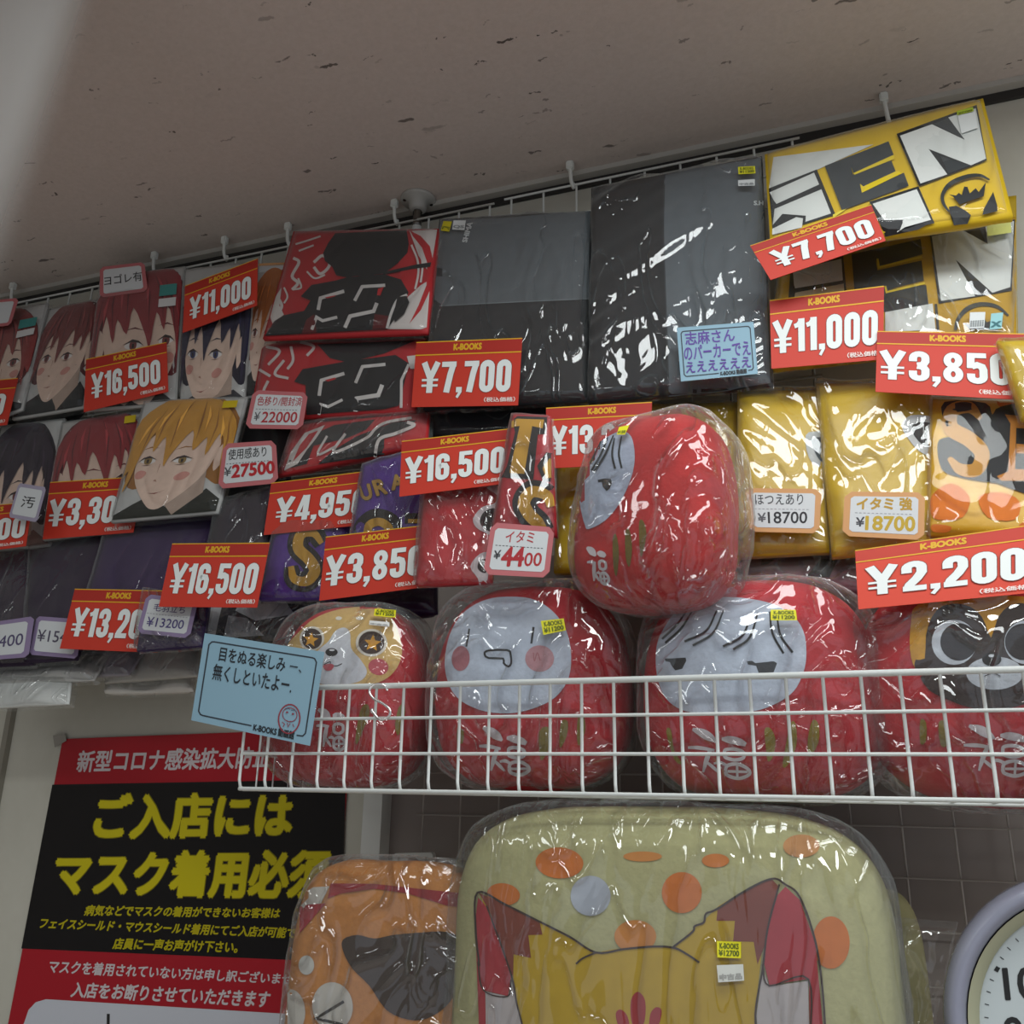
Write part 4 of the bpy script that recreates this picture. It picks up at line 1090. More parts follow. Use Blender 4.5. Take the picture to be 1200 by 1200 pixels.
# ================================================================== HANDWRITTEN TAGS
def chamfer(c, k=.12, r=None):
    P = lambda u, v: a_(c, u, v)
    return [P(0, 1-k), P(k*.7, 1), P(1-k*.7, 1), P(1, 1-k), P(1, k), P(1-k*.7, 0), P(k*.7, 0), P(0, k)]
def tag_card(c, Y, label, rim, lines, rim_kind='paper', k=.12, edge=.08, face='c9cdcf'):
    """lines = (text, colour, u0, u1, v0, v1, bold)"""
    pl = plane_of(c, (Y, Y, Y, Y)) if not isinstance(Y, tuple) else plane_of(c, (Y[0], Y[0], Y[1], Y[1]))
    yy = Y if not isinstance(Y, tuple) else Y[1]
    r = thing('handwritten_tag', at((c[2][0]+c[3][0])/2, (c[2][1]+c[3][1])/2, yy), label, 'price tag', 'small handwritten tags with coloured rims')
    slab('tag_card', chamfer(c, k), pl, mat('paper', rim), r, .0008)
    P = lambda u, v: a_(c, u, v)
    a = Art(pl, r, 'tag_writing', 'paper', lift=.0003)
    e = edge; f = edge*1.3
    a.poly(face, [P(e, 1-f-.05), P(e+.04, 1-f), P(1-e-.04, 1-f), P(1-e, 1-f-.05), P(1-e, f+.05), P(1-e-.04, f), P(e+.04, f), P(e, f+.05)])
    for ln in lines:
        if ln[0] == '-':
            n = 14
            for i in range(n):
                u = ln[2]+(ln[3]-ln[2])*i/n; du = (ln[3]-ln[2])/n*.6
                a.poly(ln[1], [P(u, ln[4]), P(u+du, ln[4]), P(u+du, ln[4]+.015), P(u, ln[4]+.015)])
        else:
            tx, co, u0, u1, v0, v1, b = ln
            a.text(co, tx, [P(u0, v1), P(u1, v1+.02), P(u1, v0+.02), P(u0, v0)], b)
    a.done(); return r
PK = 'b8686c'; OR = 'c89460'; PU = '8a7a9c'; RDT = 'a83038'
tag_card([(117, 313), (169, 307), (173, 341), (117, 349)], 1.236, 'pink rimmed tag with a black note at the top of the bright red haired portrait', PK, [('ヨゴレ有', '2e2e30', .1, .92, .36, .68, .01)], k=.1)
tag_card([(299, 309), (345, 307), (336, 339), (297, 341)], 1.262, 'orange rimmed tag half hidden behind the red and black packet', OR, [('ヨゴレ有', '2e2e30', .1, 1.2, .36, .68, .01)][:0]+[('ヨゴ', '2e2e30', .12, .66, .36, .68, .01)], k=.1)
tag_card([(-30, 354), (22, 349), (12, 381), (-30, 386)], 1.225, 'grey white tag at the left edge under the ceiling', PK, [], k=.1)
tag_card([(297, 457), (361, 460), (354, 503), (287, 502)], 1.165, 'pink rimmed tag written 22000 in red, left of the red and black packets', PK, [('色移り/開封済', RDT, .12, .92, .60, .84, .01), ('-', '55555a', .12, .88, .50, 0), ('¥', '4a4a4e', .12, .22, .2, .42, .01), ('22000', RDT, .26, .88, .16, .44, .02)])
tag_card([(262, 520), (323, 516), (326, 566), (255, 573)], 1.150, 'pink rimmed tag written 27500 in bold red beside the blond portrait', PK, [('使用感あり', '2c2c2e', .12, .82, .62, .86, .01), ('-', '55555a', .10, .88, .53, 0), ('¥', '4a4a4e', .08, .2, .26, .46, .02), ('27500', 'b02028', .22, .95, .22, .50, .055)])
tag_card([(576, 612), (650, 618), (643, 677), (566, 673)], 1.012, 'pink rimmed tag written 4400 in red below the crimson TS packet', PK, [('イタミ', RDT, .26, .70, .64, .86, .015), ('-', '3a3a40', .12, .88, .56, 0), ('¥', '2e2e32', .12, .22, .30, .46, .03), ('44', 'a82a30', .25, .58, .18, .54, .05), ('00', 'a82a30', .60, .86, .20, .46, .02)])
tag_card([(873, 572), (963, 573), (960, 625), (878, 623)], 1.128, 'orange rimmed tag written 18700 in black on the plain yellow packet', OR, [('ほつえあり', '3c3c40', .12, .76, .62, .86, .01), ('-', '8a8a90', .10, .86, .52, 0), ('¥', '55555a', .14, .25, .22, .42, .03), ('18700', '26262a', .28, .82, .20, .46, .02)])
tag_card([(990, 576), (1084, 577), (1083, 633), (987, 628)], 1.118, 'orange rimmed tag written 18700 in mustard yellow on the heart marked yellow packet', OR, [('イタミ 強', 'b08a28', .16, .84, .60, .86, .045), ('-', '8a8a90', .14, .86, .52, 0), ('¥', '3a3a40', .16, .26, .22, .42, .03), ('18700', 'b89a28', .28, .88, .16, .46, .045)])
tag_card([(172, 696), (232, 704), (222, 748), (160, 742)], 1.085, 'purple rimmed tag written 13200 on a small purple packet', PU, [('毛羽立ち', '4a3a6a', .2, .8, .60, .80, .01), ('-', '8a8a90', .1, .9, .52, 0), ('¥13200', '4a3f78', .14, .84, .2, .44, .01)])
tag_card([(-36, 733), (40, 722), (33, 770), (-42, 776)], 1.115, 'purple rimmed tag written 5400, leftmost along the bottom packets', PU, [('¥15400', '50486a', .1, .88, .3, .6, .01)], k=.08)
tag_card([(43, 722), (98, 726), (90, 772), (34, 767)], 1.122, 'purple rimmed tag written 154 in part, tucked behind the 13,200 card', PU, [('¥15400', '4a4458', .1, 1.02, .36, .66, .01)], k=.08)
tag_card([(22, 566), (54, 571), (43, 612), (10, 606)], 1.125, 'small lilac rimmed tag over the red card at the left edge', '9a93a8', [('汚', '303034', .3, .75, .34, .66, .01)], k=.08)

# blue note cards
def note_card(c, Ys, label, frame, lines, cat='note card'):
    pl = plane_of(c, Ys)
    r = thing('note_card', at((c[2][0]+c[3][0])/2, (c[2][1]+c[3][1])/2, Ys[2]), label, cat, 'light blue note cards')
    slab('card', c, pl, mat('paper', '86a9bb'), r, .0008)
    a = Art(pl, r, 'card_writing', 'paper', lift=.0003)
    P = lambda u, v: a_(c, u, v)
    fr = [P(.05, .12), P(.05, .88), P(.07, .915), P(.09, .92), P(.91, .92), P(.93, .915), P(.95, .88), P(.95, .12), P(.93, .085), P(.88, .08)]
    a.line('2a3038', [P(.50, .08), P(.09, .08), P(.07, .085)] + fr, frame, 0)
    for tx, co, u0, u1, v0, v1, b in lines:
        a.text(co, tx, [P(u0, v1), P(u1, v1), P(u1, v0), P(u0, v0)], b)
    a.text('20262c', 'K-BOOKS 動画館', [P(.52, .115), P(.86, .115), P(.86, .03), P(.52, .03)], .05)
    return a, r, P
a, r, P = note_card([(793, 384), (883, 377), (888, 438), (798, 447)], (1.158, 1.158, 1.150, 1.150), 'light blue card with purple handwriting on the grey sweatshirt packet', 1.2,
    [('志麻さん', '5a3f94', .10, .74, .66, .90, .02), ('のパーカーでえ', '5a3f94', .07, .93, .38, .64, .02), ('ええええええ', '5a3f94', .08, .92, .14, .34, .02)])
a.done()
a, r, P = note_card([(240, 742), (380, 764), (363, 874), (224, 844)], (.980, .975, .975, .980), 'light blue card with black handwriting clipped to the left end of the wire basket', 1.6,
    [('目をぬる楽しみ', '1c2026', .15, .70, .72, .88, .015), ('無くしといたよー.', '1c2026', .12, .78, .50, .68, .015), ('ー、', '1c2026', .74, .84, .74, .80, .015)])
for rx, ry, w, vv in ((.088, .155, 1.6, .235),):
    pts = [P(.80+rx*math.cos(2*math.pi*k/24), vv+ry*math.sin(2*math.pi*k/24)) for k in range(24)]
    a.line('8c3440', pts, 1.6, 0, True)
pts = [P(.80+.06*math.cos(2*math.pi*k/20), .28+.075*math.sin(2*math.pi*k/20)) for k in range(20)]
a.line('8c3440', pts, .9, 0, True)
for u, v in ((.775, .30), (.825, .295)):
    a.ell('8c3440', *P(u, v), 1.4, 1.1); a.line('3c4a60', [P(u-.02, v+.035), P(u+.005, v+.045), P(u+.02, v+.035)], .7, 0)
for q in ([(.745, .19), (.77, .17), (.76, .14)], [(.79, .19), (.80, .15), (.815, .19)], [(.835, .19), (.85, .16)], [(.78, .215), (.80, .205), (.82, .215)]): a.line('8c3440', [P(*p) for p in q], .9, 0)
a.done()

# ================================================================== DARUMA PLUSHES
def superell(c, rx, ry, rz, nexp=2.6, nz=2.4, nu=56, nv=40, basis=None, taper=0.0, flat=.0, noise_amp=.0, seed=0, nfreq=10, zexp_bot=None):
    """rounded cushion-like body: X half width, Y half depth, Z half height"""
    B = basis or (Vector((1, 0, 0)), Vector((0, 1, 0)), Vector((0, 0, 1)))
    V = []; Fc = []
    sp = lambda a, e: math.copysign(abs(a)**e, a)
    for j in range(nv+1):
        ph = -math.pi/2+math.pi*j/nv
        cz = math.cos(ph); sz = math.sin(ph)
        for i in range(nu):
            th = 2*math.pi*i/nu
            e1 = 2/nz; e2 = 2/nexp
            x = sp(max(cz, 0), e1)*sp(math.cos(th), e2); y = sp(max(cz, 0), e1)*sp(math.sin(th), e2); z = sp(sz, e1)
            w = 1-taper*z
            p = B[0]*(x*rx*w)+B[1]*(y*ry*w)+B[2]*(z*rz)
            if noise_amp:
                q = (p+Vector((seed*2.3, seed, 0)))*nfreq
                a_n = noise.noise(q); b_n = noise.noise(q*2.4)
                r = (1-2.4*abs(a_n))*.6+(1-2.4*abs(b_n))*.4
                p = p*(1+0)+p.normalized()*noise_amp*r
            V.append(c+p)
    for j in range(nv):
        for i in range(nu):
            k = (i+1) % nu
            Fc.append((j*nu+i, j*nu+k, (j+1)*nu+k, (j+1)*nu+i))
    return V, Fc
DR = 'b0202a'
def plush(name, label, cat, group, cpx, cpy, Y, rx, ry, rz, color, nexp=2.6, nz=2.5, taper=.08, rot=(0, 0, 0), bagk=None, seed=0, bexp=4.0, bs=(1.035, 1.08, 1.025), bofs=(0, 0, 0), bamp=.005, film=None, bfreq=9, bnz=3.4):
    c = at(cpx, cpy, Y)
    M = Matrix.Rotation(rot[2], 3, 'Z') @ Matrix.Rotation(rot[0], 3, 'X') @ Matrix.Rotation(rot[1], 3, 'Y')
    B = tuple(M @ Vector(v) for v in ((1, 0, 0), (0, 1, 0), (0, 0, 1)))
    r = thing(name, c-B[2]*rz, label, cat, group)
    V, Fc = superell(c, rx, ry, rz, nexp, nz, basis=B, taper=taper, noise_amp=.0025, seed=seed, nfreq=8)
    o = obj('plush_body', V, Fc, mat('plush', color), r, smooth=True)
    sf = Surf(V, Fc, 6)
    def mkbag():
        cc = c+B[0]*bofs[0]+B[1]*bofs[1]+B[2]*bofs[2]
        V2, F2 = superell(cc, rx*bs[0], ry*bs[1], rz*bs[2], bexp, bnz, 110, 84, B, taper*.3, noise_amp=bamp, seed=seed+3, nfreq=bfreq)
        ob = obj('clear_bag', V2, F2, film or FILM_CRINKLE(), r, smooth=True)
        return Surf(V2, F2, 5)
    return r, sf, mkbag
def kanji_fuku(a, q):
    col = 'c9c4c8'; ht = q[3][1]-q[0][1]
    P = lambda u, v: a_(q, u, 1-v)
    for pts, w in (([(.03, .04), (.2, .10), (.34, .18), (.46, .27)], [.06, .17, .17, .05]), ([(.56, .20), (.70, .20), (.88, .23), (1.0, .28)], [.06, .15, .15, .08]),
                   ([(-.06, .43), (.15, .42), (.42, .45)], [.05, .08, .05]), ([(.34, .45), (.27, .66), (.20, .92)], [.08, .10, .04]), ([(.27, .70), (.38, .80), (.50, .92)], [.05, .07, .04]),
                   ([(.40, .72), (.52, .70), (.66, .76)], [.04, .07, .04]), ([(.60, .52), (.62, .42), (.78, .39), (.94, .44), (.94, .56), (.78, .62), (.62, .58), (.60, .52)], [.07]*8),
                   ([(.60, .86), (.64, .75), (.82, .70), (1.0, .78), (1.03, .90), (.84, 1.0), (.64, .95), (.60, .86)], [.07]*8), ([(.64, .86), (1.0, .85)], [.05]*2), ([(.82, .72), (.81, .98)], [.05]*2)):
        a.line(col, [P(*p) for p in pts], [x*ht for x in w], 4 if len(pts) > 2 else 0)
def px_of_w(wpx, Y): return wpx*Y/F*1.12
DG = 'bagged red daruma plushes in the wire basket'

# 1: dog face
r, sf, mk = plush('daruma_plush', 'red daruma plush with a tan dog face and star eyes, leftmost in the basket', 'plush toy', DG, 416, 815, 1.12, .107, .080, .121, DR, nz=2.8, taper=.08, rot=(0, 0, math.radians(6)), seed=1, bamp=.005)
a = Art(sf, r, 'embroidered_face', 'plush', (220, 680, 3.75))
a.poly('c9a868', [(490, 230), (560, 170), (660, 132), (780, 118), (850, 125), (890, 160), (925, 230), (940, 320), (915, 390), (860, 440), (760, 470), (640, 475), (560, 470), (500, 430), (440, 350), (440, 290)], 4)
a.poly('c8cbd2', [(690, 210), (715, 235), (720, 300), (760, 350), (788, 400), (765, 440), (700, 458), (620, 462), (560, 440), (545, 370), (575, 310), (620, 270), (650, 225)], 4)
a.ell('dcd8cc', 665, 170, 14, 8); a.ell('dcd8cc', 757, 170, 18, 8)
a.ell('d4cfc4', 549, 258, 54, 52, -20); a.ell('3a2820', 549, 260, 44, 45, -20)
a.ell('d4cfc4', 808, 277, 68, 60); a.ell('3a2820', 808, 277, 56, 50)
def star(a, c_, cx_, cy_, R, rot=0, col='d89a1e'):
    pts = [(cx_+(R if k % 2 == 0 else R*.45)*math.cos(math.radians(rot-90+36*k)), cy_+(R if k % 2 == 0 else R*.45)*math.sin(math.radians(rot-90+36*k))) for k in range(10)]
    a.poly(col, pts)
star(a, None, 545, 265, 33, 8); star(a, None, 812, 280, 38, 6)
a.ell('1c1a1e', 634, 318, 27, 18); a.ell('e0e0e4', 636, 309, 12, 4)
a.line('2a2024', [(600, 372), (628, 360), (630, 372), (655, 378), (680, 368)], 4)
a.poly('b8525c', [(598, 376), (628, 368), (645, 376), (635, 395), (610, 398)], 3)
a.ell('b8525c', 838, 382, 44, 36, 10)
a.done()
a = Art(sf, r, 'embroidered_character', 'plush', (220, 680, 3.75))
kanji_fuku(a, [(572, 560), (690, 556), (690, 745), (575, 745)])
for p in ([(760, 570), (790, 545), (800, 590), (770, 660), (745, 720), (738, 690)], [(925, 560), (950, 545), (952, 600), (925, 680), (910, 640)], [(455, 600), (470, 590), (462, 680), (450, 670)]): a.poly('7a6a20', p, 3)
a.done()
bs_ = mk()
price_sticker(bs_, r, [(822, 128), (915, 134), (912, 166), (818, 158)], zoom=(220, 680, 3.75))
price_sticker(bs_, r, [(800, 178), (886, 186), (886, 206), (798, 197)], None, '中古品', (220, 680, 3.75), 'd0d0cc', '9a9a98', name='white_sticker')

# 2: blank face
r, sf, mk = plush('daruma_plush', 'red daruma plush with a white face and pink cheeks, second in the basket', 'plush toy', DG, 626, 805, 1.13, .126, .085, .129, DR, nz=2.8, taper=.05, rot=(0, 0, math.radians(4)), seed=2, bofs=(0, 0, .003))
a = Art(sf, r, 'embroidered_face', 'plush', (480, 660, 3.75))
a.poly('b9c3d2', [(440, 150), (540, 160), (620, 205), (680, 280), (708, 380), (700, 500), (640, 590), (540, 640), (430, 660), (310, 645), (210, 590), (165, 500), (160, 400), (190, 290), (250, 210), (340, 162)], 4)
a.line('26262a', [(265, 290), (252, 368)], 8, 0); a.line('26262a', [(546, 282), (536, 355)], 10, 0)
a.ell('a96a72', 228, 420, 39, 55, 5); a.ell('b98a90', 572, 420, 63, 58)
a.line('26262a', [(345, 385), (430, 383), (445, 400), (448, 440), (435, 455), (415, 440), (412, 420), (350, 418), (332, 402)], 9, 2, True)
a.line('a86a70', [(545, 395), (550, 430), (562, 395), (575, 430)], 4)
a.done()
a = Art(sf, r, 'embroidered_character', 'plush', (480, 660, 3.75))
kanji_fuku(a, [(318, 712), (512, 740), (520, 925), (320, 925)])
for p in ([(570, 740), (610, 720), (625, 770), (600, 840), (575, 860)], [(665, 700), (695, 695), (690, 760), (660, 810)], [(740, 680), (765, 670), (770, 740), (745, 800), (735, 760)], [(215, 720), (240, 740), (235, 790), (210, 780)]): a.poly('7a6a20', p, 3)
a.done()
bs_ = mk()
price_sticker(bs_, r, [(577, 255), (678, 244), (687, 296), (588, 316)], zoom=(480, 660, 3.75))

# 3: grumpy face
r, sf, mk = plush('daruma_plush', 'upright red daruma plush with white face, black brow strokes and narrow eyes in the basket', 'plush toy', DG, 890, 808, 1.13, .135, .090, .127, DR, nz=2.9, taper=.06, rot=(0, 0, math.radians(2)), seed=4, nexp=2.8)
a = Art(sf, r, 'embroidered_face', 'plush', (740, 660, 3.75))
a.poly('b9c3d2', [(300, 160), (450, 152), (600, 175), (700, 225), (755, 300), (768, 400), (755, 480), (715, 560), (640, 615), (540, 650), (400, 658), (260, 655), (180, 620), (135, 560), (112, 470), (115, 360), (150, 280), (220, 190)], 4)
for p in ([(250, 205), (200, 275), (138, 335)], [(270, 212), (220, 290), (152, 352)], [(376, 212), (330, 300), (236, 346)], [(406, 212), (360, 310), (272, 364)], [(526, 222), (490, 320), (404, 368)], [(556, 222), (520, 330), (448, 382)],
          [(608, 215), (620, 310), (668, 398)], [(640, 240), (655, 320), (708, 394)]): a.line('1e2024', p, [7, 10, 10])
a.poly('1c1e22', [(150, 420), (175, 420), (240, 416), (243, 430), (225, 465), (195, 472), (178, 450), (172, 436), (152, 432)])
a.poly('1c1e22', [(508, 432), (530, 430), (545, 440), (625, 432), (640, 440), (625, 480), (560, 486), (548, 452), (512, 446)])
a.done()
a = Art(sf, r, 'embroidered_character', 'plush', (740, 660, 3.75))
kanji_fuku(a, [(262, 720), (500, 740), (512, 942), (268, 930)])
for p in ([(585, 730), (610, 725), (632, 770), (625, 840), (600, 870), (590, 800)], [(700, 700), (722, 710), (724, 800), (690, 880), (665, 890), (680, 790)], [(795, 690), (822, 710), (820, 790), (780, 850), (775, 770)], [(155, 740), (175, 730), (190, 820), (225, 880), (190, 860)]): a.poly('8a7a20', p, 3)
a.done()
bs_ = mk()
price_sticker(bs_, r, [(612, 206), (722, 206), (728, 252), (612, 252)], zoom=(740, 660, 3.75))

# 4: brown animal face, cut by the frame
r, sf, mk = plush('daruma_plush', 'red daruma plush with brown ringed eyes on a yellow brow, cut by the right edge', 'plush toy', DG, 1160, 806, 1.13, .137, .090, .126, DR, taper=.03, seed=5, nexp=3.0)
a = Art(sf, r, 'embroidered_face', 'plush', (940, 660, 3.75))
a.poly('c48f1c', [(510, 185), (700, 150), (900, 145), (1080, 170), (1140, 260), (1150, 400), (1100, 480), (560, 480), (500, 465), (475, 380), (480, 260)], 3)
a.poly('2f211e', [(540, 420), (545, 320), (570, 240), (620, 190), (700, 182), (770, 215), (805, 270), (830, 330), (860, 240), (920, 185), (1000, 185), (1060, 240), (1080, 340), (1090, 450), (1050, 580), (900, 640), (760, 640), (640, 600), (560, 560), (520, 500), (545, 490), (500, 470), (500, 425)], 2)
a.ell('bcc3cc', 668, 350, 98, 98); a.ell('221c20', 688, 348, 80, 82)
a.ell('bcc3cc', 985, 350, 98, 96); a.ell('221c20', 970, 348, 80, 80)
a.ell('b4bac2', 845, 485, 125, 72)
a.ell('16161a', 832, 425, 42, 30); a.ell('c0c4ca', 830, 410, 12, 7)
a.line('3a3236', [(832, 455), (832, 480), (800, 500)], 4); a.line('3a3236', [(832, 480), (870, 500)], 4)
a.done()
a = Art(sf, r, 'embroidered_character', 'plush', (940, 660, 3.75))
kanji_fuku(a, [(725, 705), (985, 720), (980, 930), (725, 925)])
for p in ([(520, 690), (545, 700), (545, 780), (520, 790)], [(600, 700), (635, 700), (645, 790), (610, 800)]): a.poly('7a6a20', p, 3)
a.done()
mk()

# 5: tipped daruma on top
r, sf, mk = plush('daruma_plush', 'red daruma plush turned to the left and resting on top of the others', 'plush toy', None, 770, 602, 1.045, .094, .070, .120, 'b41c1c', taper=.07, rot=(math.radians(-6), math.radians(3), math.radians(-18)), seed=8, nexp=2.8, bs=(1.06, 1.08, 1.02), bofs=(.006, 0, 0), bamp=.005, nz=3.3, bfreq=9)
a = Art(sf, r, 'embroidered_face', 'plush', (560, 440, 3.75))
a.poly('a9b3c6', [(690, 330), (688, 400), (665, 480), (620, 570), (560, 640), (490, 676), (474, 660), (458, 600), (446, 520), (440, 450), (470, 370), (520, 310), (590, 262), (640, 248), (675, 270)], 3)
for p in ([(530, 290), (490, 370), (450, 440)], [(545, 292), (505, 375), (462, 440)], [(575, 275), (545, 350), (505, 420)], [(600, 268), (565, 350), (518, 424)], [(605, 280), (595, 350), (608, 414)], [(634, 270), (622, 345), (634, 410)]): a.line('1e2024', p, [6, 9, 9])
a.poly('16161a', [(530, 460), (560, 454), (588, 456), (592, 475), (582, 500), (568, 510), (552, 490), (548, 470), (532, 472)])
a.done()
a = Art(sf, r, 'embroidered_character', 'plush', (560, 440, 3.75))
kanji_fuku(a, [(478, 750), (556, 750), (580, 915), (500, 915)])
for p in ([(595, 720), (610, 700), (622, 780), (612, 880), (598, 840)], [(650, 690), (668, 680), (680, 760), (668, 840), (652, 800)], [(710, 650), (728, 640), (742, 690), (732, 760), (716, 795)]): a.poly('6c5a14', p, 3)
a.done()
bs_ = mk()
price_sticker(bs_, r, [(622, 230), (668, 220), (648, 262), (612, 262)], None, '¥1200', (560, 440, 3.75))

# ================================================================== BIG CUSHIONS BELOW
r, sf, mk = plush('print_cushion', 'large bagged cushion printed with a yellow eared animal on orange polka dots', 'cushion', None, 783, 1150, 1.12, .245, .105, .185, 'b0ae80', nexp=4.2, nz=4.0, taper=.0, rot=(math.radians(-4), 0, math.radians(-3)), seed=11, bs=(1.02, 1.06, 1.03), bexp=5, bamp=.004, bfreq=9, bnz=4.6, film=FILM())
sf.g = 9
a = Art(sf, r, 'printed_animal', 'cloth', (540, 940, 3.75))
O = 'c8702a'
a.ell(O, 435, 268, 105, 68, 3); a.ell(O, 190, 405, 72, 48, 8); a.ell(O, 972, 398, 88, 90); a.ell('a9b0bc', 572, 412, 88, 88); a.ell('c88440', 768, 590, 92, 72)
a.ell('c88440', 800, 240, 85, 22); a.ell('c87838', 1120, 258, 60, 30)
a2 = lambda pts: [(((x/3.3333)+840-540)*3.75, ((y/3.3333)+920-940)*3.75) for x, y in pts]
a.ell(O, *a2([(445, 615)])[0], 82, 115)
a.ell('c08a58', *a2([(330, 240)])[0], 80, 50)
Yw = 'b99a1c'; L = '3a2a24'
rt = a2([(0, 490), (110, 412), (215, 368), (262, 400), (320, 440), (385, 600), (412, 800), (425, 1050)])
a.poly(Yw, [(85, 400), (350, 530), (600, 660), (680, 645), (850, 632), (935, 640), (1020, 560), (1070, 520)] + a2([(10, 470), (110, 412), (200, 380), (180, 620), (150, 900), (190, 1150)]) + [(300, 1150), (250, 900), (225, 760)])
a.poly('7d3a2a', [(85, 400), (160, 432), (350, 530), (362, 582), (300, 584), (312, 684), (236, 668), (234, 770), (180, 620), (120, 460)])
a.poly('a82f3a', [(82, 420), (110, 450), (150, 520), (225, 765), (212, 852), (112, 828), (120, 1150), (92, 1150), (75, 700), (72, 500)])
a.poly('b4aeae', [(114, 832), (212, 852), (228, 790), (275, 975), (300, 1150), (118, 1150)])
a.poly('7d3a2a', a2([(0, 530), (5, 480), (110, 412), (215, 368), (245, 400), (205, 520), (190, 620), (160, 700), (145, 612), (65, 610), (72, 530)]))
a.poly('a82f3a', a2([(238, 430), (268, 398), (325, 450), (384, 620), (424, 1050), (364, 1050), (360, 756), (206, 780), (184, 690), (205, 540)]))
a.poly('b4aeae', a2([(180, 720), (206, 785), (356, 764), (364, 1050), (170, 1050), (156, 900)]))
a.line(L, [(88, 720), (72, 560), (80, 398), (200, 450), (350, 525), (480, 590), (598, 660), (720, 645), (850, 634), (940, 640), (1000, 670), (1050, 704)], 9)
a.line(L, [(598, 660), (540, 685), (510, 710)], 8)
a.line(L, [(936, 636), (1020, 570), (1030, 545), (1070, 528), (1080, 490)] + a2([(0, 485), (110, 415), (215, 368), (268, 390), (325, 440), (384, 610), (412, 800), (428, 1050)]), 9)
a.line(L, [(120, 455), (180, 620), (232, 775), (250, 880), (280, 1000), (300, 1150)], 7)
a.line(L, [(82, 700), (108, 826), (212, 852), (226, 780)], 6)
a.line(L, a2([(245, 390), (200, 560), (180, 720), (152, 895), (170, 1050)]), 8)
a.line(L, a2([(180, 700), (206, 783), (358, 757), (362, 1050)]), 7)
for p in ([(780, 832), (812, 870), (810, 960), (780, 1010), (752, 960), (750, 870)], [(705, 910), (735, 940), (742, 1000), (700, 990), (683, 930)], [(860, 900), (885, 915), (870, 980), (832, 1000), (835, 930)]): a.poly('a0242c', p, 3)
a.done()
bs_ = mk()
price_sticker(bs_, r, [(1125, 610), (1232, 614), (1232, 686), (1128, 682)], t2='¥12700', zoom=(540, 940, 3.75))
price_sticker(bs_, r, [(1125, 716), (1242, 712), (1246, 784), (1132, 792)], None, '中古品', (540, 940, 3.75), 'c6c8c2', '9a9a96', name='white_sticker')

r, sf, mk = plush('print_cushion', 'large bagged tan cushion printed with a dark brown patch, left of the yellow eared one', 'cushion', None, 455, 1165, 1.10, .118, .055, .150, 'b5793c', nexp=4.5, nz=4.5, taper=.0, rot=(math.radians(-5), 0, math.radians(6)), seed=13, bs=(1.03, 1.08, 1.03), bexp=5, bamp=.005, bfreq=11, bnz=4.6)
sf.g = 9
a = Art(sf, r, 'printed_animal', 'cloth', (320, 900, 3.529))
a.poly('b4b0a8', [(70, 500), (235, 490), (200, 560), (140, 590), (70, 580)])
a.poly('8a1a22', [(240, 478), (420, 480), (600, 500), (790, 520), (800, 580), (720, 570), (560, 520), (420, 500), (280, 520), (228, 540)])
a.poly('98222c', [(66, 580), (150, 565), (220, 560), (90, 710), (72, 680)])
a.poly('36271f', [(290, 710), (350, 690), (420, 705), (500, 690), (620, 680), (720, 678), (800, 720), (812, 800), (785, 880), (720, 980), (640, 1035), (560, 1040), (470, 1000), (400, 900), (330, 830), (292, 760)], 3)
a.ell('b9bbb6', 140, 815, 32, 40)
a.ell('b9b6ae', 248, 985, 84, 100, -5); a.line('2a2420', [(295, 965), (180, 1035), (290, 1060)], 12, 0)
a.ell('b9b6ae', 75, 1010, 60, 95)
a.done()
mk()

# plastic bag with a smaller cream item behind, right of the big cushion
r = thing('bagged_cream_cushion', at(1055, 1260, 1.2), 'small cream cushion in a loose clear bag between the big cushion and the clock', 'cushion')
V, Fc = superell(at(1030, 1180, 1.23), .055, .03, .125, 4, 4, 40, 30, noise_amp=.002, seed=5)
obj('cushion_body', V, Fc, mat('cloth', 'aba578'), r, smooth=True); sf = Surf(V, Fc, 7)
a = Art(sf, r, 'printed_dot', 'cloth'); a.ell('c09058', 1017, 1133, 16, 24); a.done()
film_over([(1000, 1072), (1124, 1082), (1084, 1260), (1000, 1260)], (1.18, 1.18, 1.18, 1.18), r, FILM_CRINKLE(), gap=.004, over=.0, seed=7, amp=.008, n=50)

# ================================================================== CLOCK
cc = at(1313, 1222, 1.06); R = (cc-at(1107, 1200, 1.06)).length
t = thing('wall_clock', (cc.x, cc.y, cc.z-R), 'round clock with silver rim, white dial and black numerals in the lower right corner', 'clock')
obj('rim', *lathe_vf(cc, [(R*.96, .02), (R, .012), (R*1.0, .0), (R*.985, -.012), (R*.95, -.018), (R*.90, -.016), (R*.87, -.006), (R*.858, .01)], 72, 'y', False), mat('gloss', '8a8c9c', .22), t, smooth=True)
obj('inner_ring', *lathe_vf(cc, [(R*.862, -.006), (R*.79, -.001), (R*.785, .004)], 72, 'y', False), mat('plastic', 'a8a88c'), t, smooth=True)
obj('case_back', *lathe_vf(cc, [(R*.98, .018), (R*.9, .03), (R*.5, .034)], 48, 'y'), mat('plastic', '3a3a40'), t, smooth=True)
pl = Plane(cc+Vector((0, .003, 0)), Vector((0, -1, 0)))
obj('dial', *lathe_vf(cc+Vector((0, .003, 0)), [(R*.81, 0), (R*.4, .0), (R*.01, .0)], 72, 'y', False), mat('paper', 'b9c2c4'), t)
a = Art(pl, t, 'dial_print', 'paper')
for k in range(60):
    an = math.radians(6*k); big = k % 5 == 0
    p = [cc+Vector((math.sin(an)*R*q, 0, math.cos(an)*R*q)) for q in ((.73, .755) if big else (.735, .76))]
    a.line('16181a', [to_px(x) for x in p], 6 if big else 1, 0)
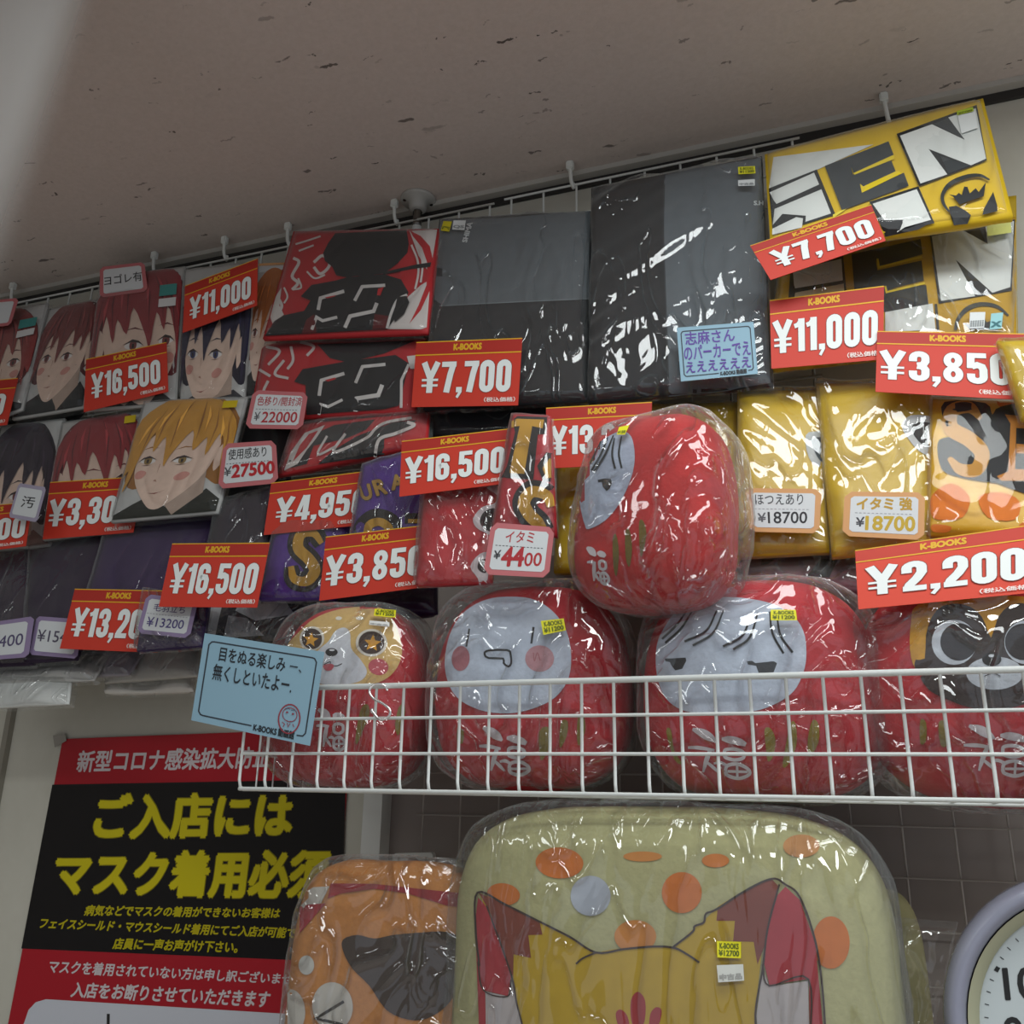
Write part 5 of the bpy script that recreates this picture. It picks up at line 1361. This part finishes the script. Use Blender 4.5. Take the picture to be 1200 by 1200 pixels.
for k in range(1, 13):
    an = math.radians(30*k); p = to_px(cc+Vector((math.sin(an)*R*.59, 0, math.cos(an)*R*.59)))
    w = 18 if k < 10 else 36
    a.text('16181a', str(k), [(p[0]-w/2-4, p[1]-18), (p[0]+w/2-2, p[1]-19), (p[0]+w/2+2, p[1]+18), (p[0]-w/2, p[1]+19)], .03)
a.done()
for nm, an, ln, w in (('hour_hand', 305, .4, .006), ('minute_hand', 60, .62, .004)):
    q = math.radians(an); dv = Vector((math.sin(q), 0, math.cos(q))); sd = Vector((dv.z, 0, -dv.x))
    b = cc+Vector((0, -.001, 0))
    V = [b-dv*.02-sd*w/2, b-dv*.02+sd*w/2, b+dv*R*ln+sd*w/2, b+dv*R*ln-sd*w/2]
    V = V+[v+Vector((0, .0012, 0)) for v in V]
    obj(nm, V, [(0, 1, 2, 3), (7, 6, 5, 4), (0, 4, 5, 1), (1, 5, 6, 2), (2, 6, 7, 3), (3, 7, 4, 0)], mat('plastic', '16181a'), t)

# made-up translucent sheet standing in for a blurred pale band at the upper left
def sheet_mat():
    m = bpy.data.materials.new('pale_band_milky'); m.use_nodes = True
    nt = m.node_tree; nt.nodes.clear()
    out = nt.nodes.new('ShaderNodeOutputMaterial'); tr = nt.nodes.new('ShaderNodeBsdfTransparent')
    df = nt.nodes.new('ShaderNodeBsdfDiffuse'); df.inputs[0].default_value = lin('eef2f0')
    tl = nt.nodes.new('ShaderNodeBsdfTranslucent'); tl.inputs[0].default_value = lin('eef2f0')
    mx = nt.nodes.new('ShaderNodeMixShader'); mx.inputs[0].default_value = .5
    nt.links.new(df.outputs[0], mx.inputs[1]); nt.links.new(tl.outputs[0], mx.inputs[2])
    at_ = nt.nodes.new('ShaderNodeAttribute'); at_.attribute_name = 'thickness'
    m2 = nt.nodes.new('ShaderNodeMixShader'); nt.links.new(at_.outputs['Fac'], m2.inputs[0])
    nt.links.new(tr.outputs[0], m2.inputs[1]); nt.links.new(mx.outputs[0], m2.inputs[2]); nt.links.new(m2.outputs[0], out.inputs[0])
    return m
ys = .62
e0 = at(125, -30, ys); e1 = at(-12, 395, ys)
V = []; th = []; NJ, NI = 24, 24
for j in range(NJ+1):
    v = j/NJ
    ed = e0.lerp(e1, v)
    for i in range(NI+1):
        u = i/NI
        V.append((ed.x-.22*u, ed.y+.004*math.sin(u*7+v*3), min(ed.z, CEIL) if j else CEIL))
        w = min(1, u/.38); th.append(.95*w*w*(3-2*w)*(1-.5*v))  # opacity fades out to imitate the band's blurred edge
o = obj('pale_band_stand_in', V, grid_faces(NI, NJ), sheet_mat(), smooth=True)
at_ = o.data.attributes.new('thickness', 'FLOAT', 'POINT')
at_.data.foreach_set('value', th)
tag(o, 'milky translucent plastic sheet hanging from the ceiling in the upper left corner', 'plastic sheet')

# ------------------------------------------------------------------ clean up helper marks
for o in bpy.data.objects:
    if '_w' in o: del o['_w']
